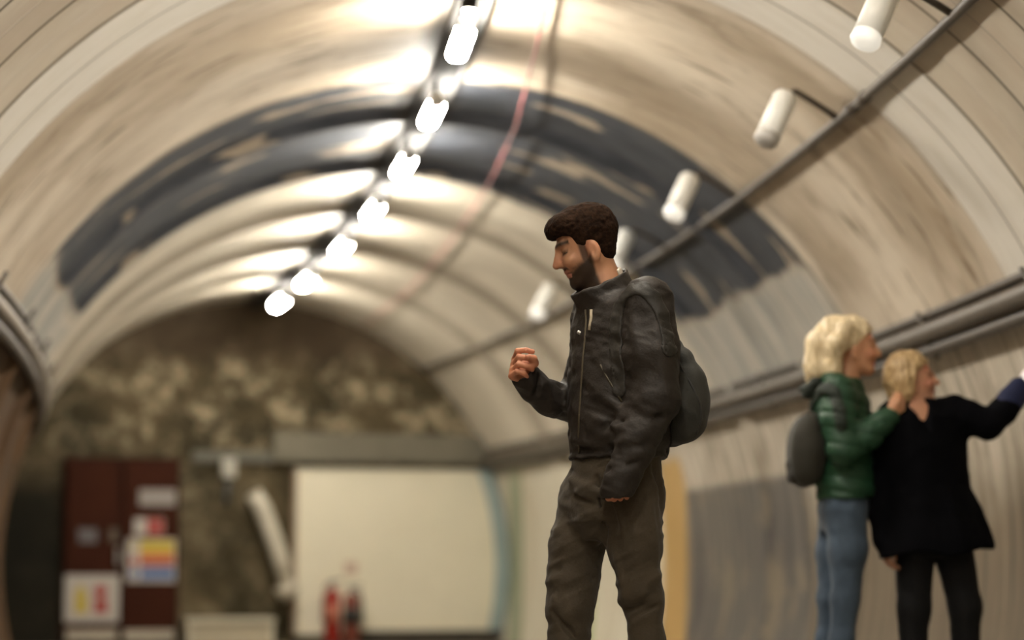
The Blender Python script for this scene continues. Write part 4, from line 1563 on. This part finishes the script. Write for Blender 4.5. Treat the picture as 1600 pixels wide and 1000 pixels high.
lo, hi = bounds([C(1350, 540, -.3), C(1625, 1130, .25)], .03); lo[2] = -.002
sdf_obj('body', body2, lo, hi, .0065, M_skin, w2, W2, fem_skin(l2, (.52, .265, .165)))
_b2 = ell((-.016, 0, .030), (.108, .088, .096))
_b2n = union(.02, cap((-.05, .05, -.02), (-.045, .055, -.085), .046, .036), cap((-.05, -.05, -.02), (-.045, -.055, -.085), .046, .036), cap((-.075, 0, -.02), (-.07, 0, -.085), .045, .04), cap((-.01, -.075, .0), (-.012, -.074, -.06), .022, .020), cap((-.01, .075, .0), (-.012, .074, -.06), .022, .020))


def hair2(p):
    q = l2(p)
    zl = np.interp(q[:, 0], [-.1, -.03, .005, .03, .06, .085, .12], [-.12, -.10, -.03, .018, .040, .048, .05])
    d = smin(smax(_b2(q), zl - q[:, 2], .012), _b2n(q), .03) * .94
    return d - vnoise(p * np.array([60, 60, 18])) * .012


sdf_obj('hair', hair2, *bounds([C(1370, 535, -.2), C(1470, 635, .2)], .02), .005, hair_material('dark_fair_hair', (.24, .14, .055), (.58, .42, .22), (60, 60, 12), .4), w2, W2)['label'] = 'short fair bobbed hair'
c2t = loft(C_sec([(624, 1440, .085, .07), (636, 1442, .145, .085), (652, 1444, .19, .11), (700, 1446, .19, .13), (760, 1450, .19, .135), (810, 1458, .215, .16), (850, 1464, .245, .19), (874, 1464, .250, .20)]), F2)
c2l = chain([s2l, C(1515, 652, .01), e2l, C(1570, 640, .01), C(1592, 610, .02)], [.074, .066, .060, .054, .046], .03)
c2r = chain([s2r, C(1386, 700, .0), e2r, C(1377, 800, -.02), C(1378, 845, -.04)], [.070, .062, .058, .052, .046], .03)
vneck = union(.01, chain([C(1432, 636, -.09), C(1437, 652, -.115), C(1443, 674, -.125)], [.046, .026, .006], .01), chain([C(1432, 650), C(1428, 615)], [.060, .060], .01))
c2f = folds([(C(1470, 760, -.13), C(1500, 870, -.18), .03, .012), (C(1430, 780, -.14), C(1420, 870, -.18), .03, .012), (C(1530, 780, .0), C(1552, 860, .0), .04, .02), (C(1455, 690, -.15), C(1458, 870, -.2), .012, -.006), (C(1390, 780, -.05), C(1388, 875, -.08), .03, .012)])


def coat(p):
    d = smin(smin(c2t(p), c2l(p), .04), c2r(p), .03)
    d = smax(d, -vneck(p), .008)
    d = d - c2f(p) - vnoise(p * 24) * .008
    hem = C(1464, 866)[2] + .05 * (p[:, 0] - W2[0])
    return np.where(np.abs(p[:, 0] - W2[0]) < .4, smax(d, hem - .012 * np.sin((p[:, 0] - W2[0]) * 22) - p[:, 2], .01), d)


M_coat = cloth('black_wool', (.0022, .0022, .0032), .9, 120, .2, .25, .0, .06, .2)
sdf_obj('coat', coat, *bounds([C(1350, 610, -.3), C(1615, 880, .3)], .03), .006, M_coat, w2, W2)['label'] = 'black flared coat'
M_navy = cloth('navy_wool', (.010, .014, .050), .8, 120, .2, .2)
sdf_obj('cuff', chain([C(1567, 643, .008), C(1580, 626, .015), C(1594, 607, .02)], [.058, .054, .050], .02), *bounds([C(1540, 590, -.1), C(1615, 675, .12)], .02), .006, M_navy, w2, W2)['label'] = 'navy blue sleeve end'
sdf_obj('glove', lambda p: np.maximum(hd2l(p) - .003, -((p - r2l) @ np.array([.45, 0, .9]))), *bounds([C(1580, 545, -.12), C(1640, 640, .16)], .02), .005, simple('pale_glove', (.80, .74, .78), .6, .05, 30), w2, W2)['label'] = 'white glove on the reaching hand'
lg = union(.015, loft(C_sec([(790, 1453, .15, .11), (850, 1456, .155, .115), (872, 1456, .12, .09)]), F2), chain([C(1430, 835, .0), C(1428, 950, .0), C(1428, 1085, .03)], [.088, .066, .048], .03), chain([C(1484, 835, .0), C(1508, 950, .0), C(1512, 1085, .03)], [.088, .066, .048], .03))
sdf_obj('leggings', lambda p: np.maximum(lg(p) - vnoise(p * 24) * .005, -p[:, 2] + .07), *bounds([C(1390, 780, -.2), C(1550, 1090, .2)], .03), .006, cloth('black_jersey', (.0025, .0025, .003), .85, 120, .15, .2), w2, W2)['label'] = 'black leggings'
for ft, an in ((f2a, an2r), (f2b, an2l)):
    lo, hi = np.array([an[0] - .14, an[1] - .28, 0]), np.array([an[0] + .26, an[1] + .12, .13])
    sdf_obj('shoe', lambda p, ft=ft: np.maximum(ft(p) - .004, p[:, 2] - .10), lo, hi, .006, M_shoe, w2, W2)
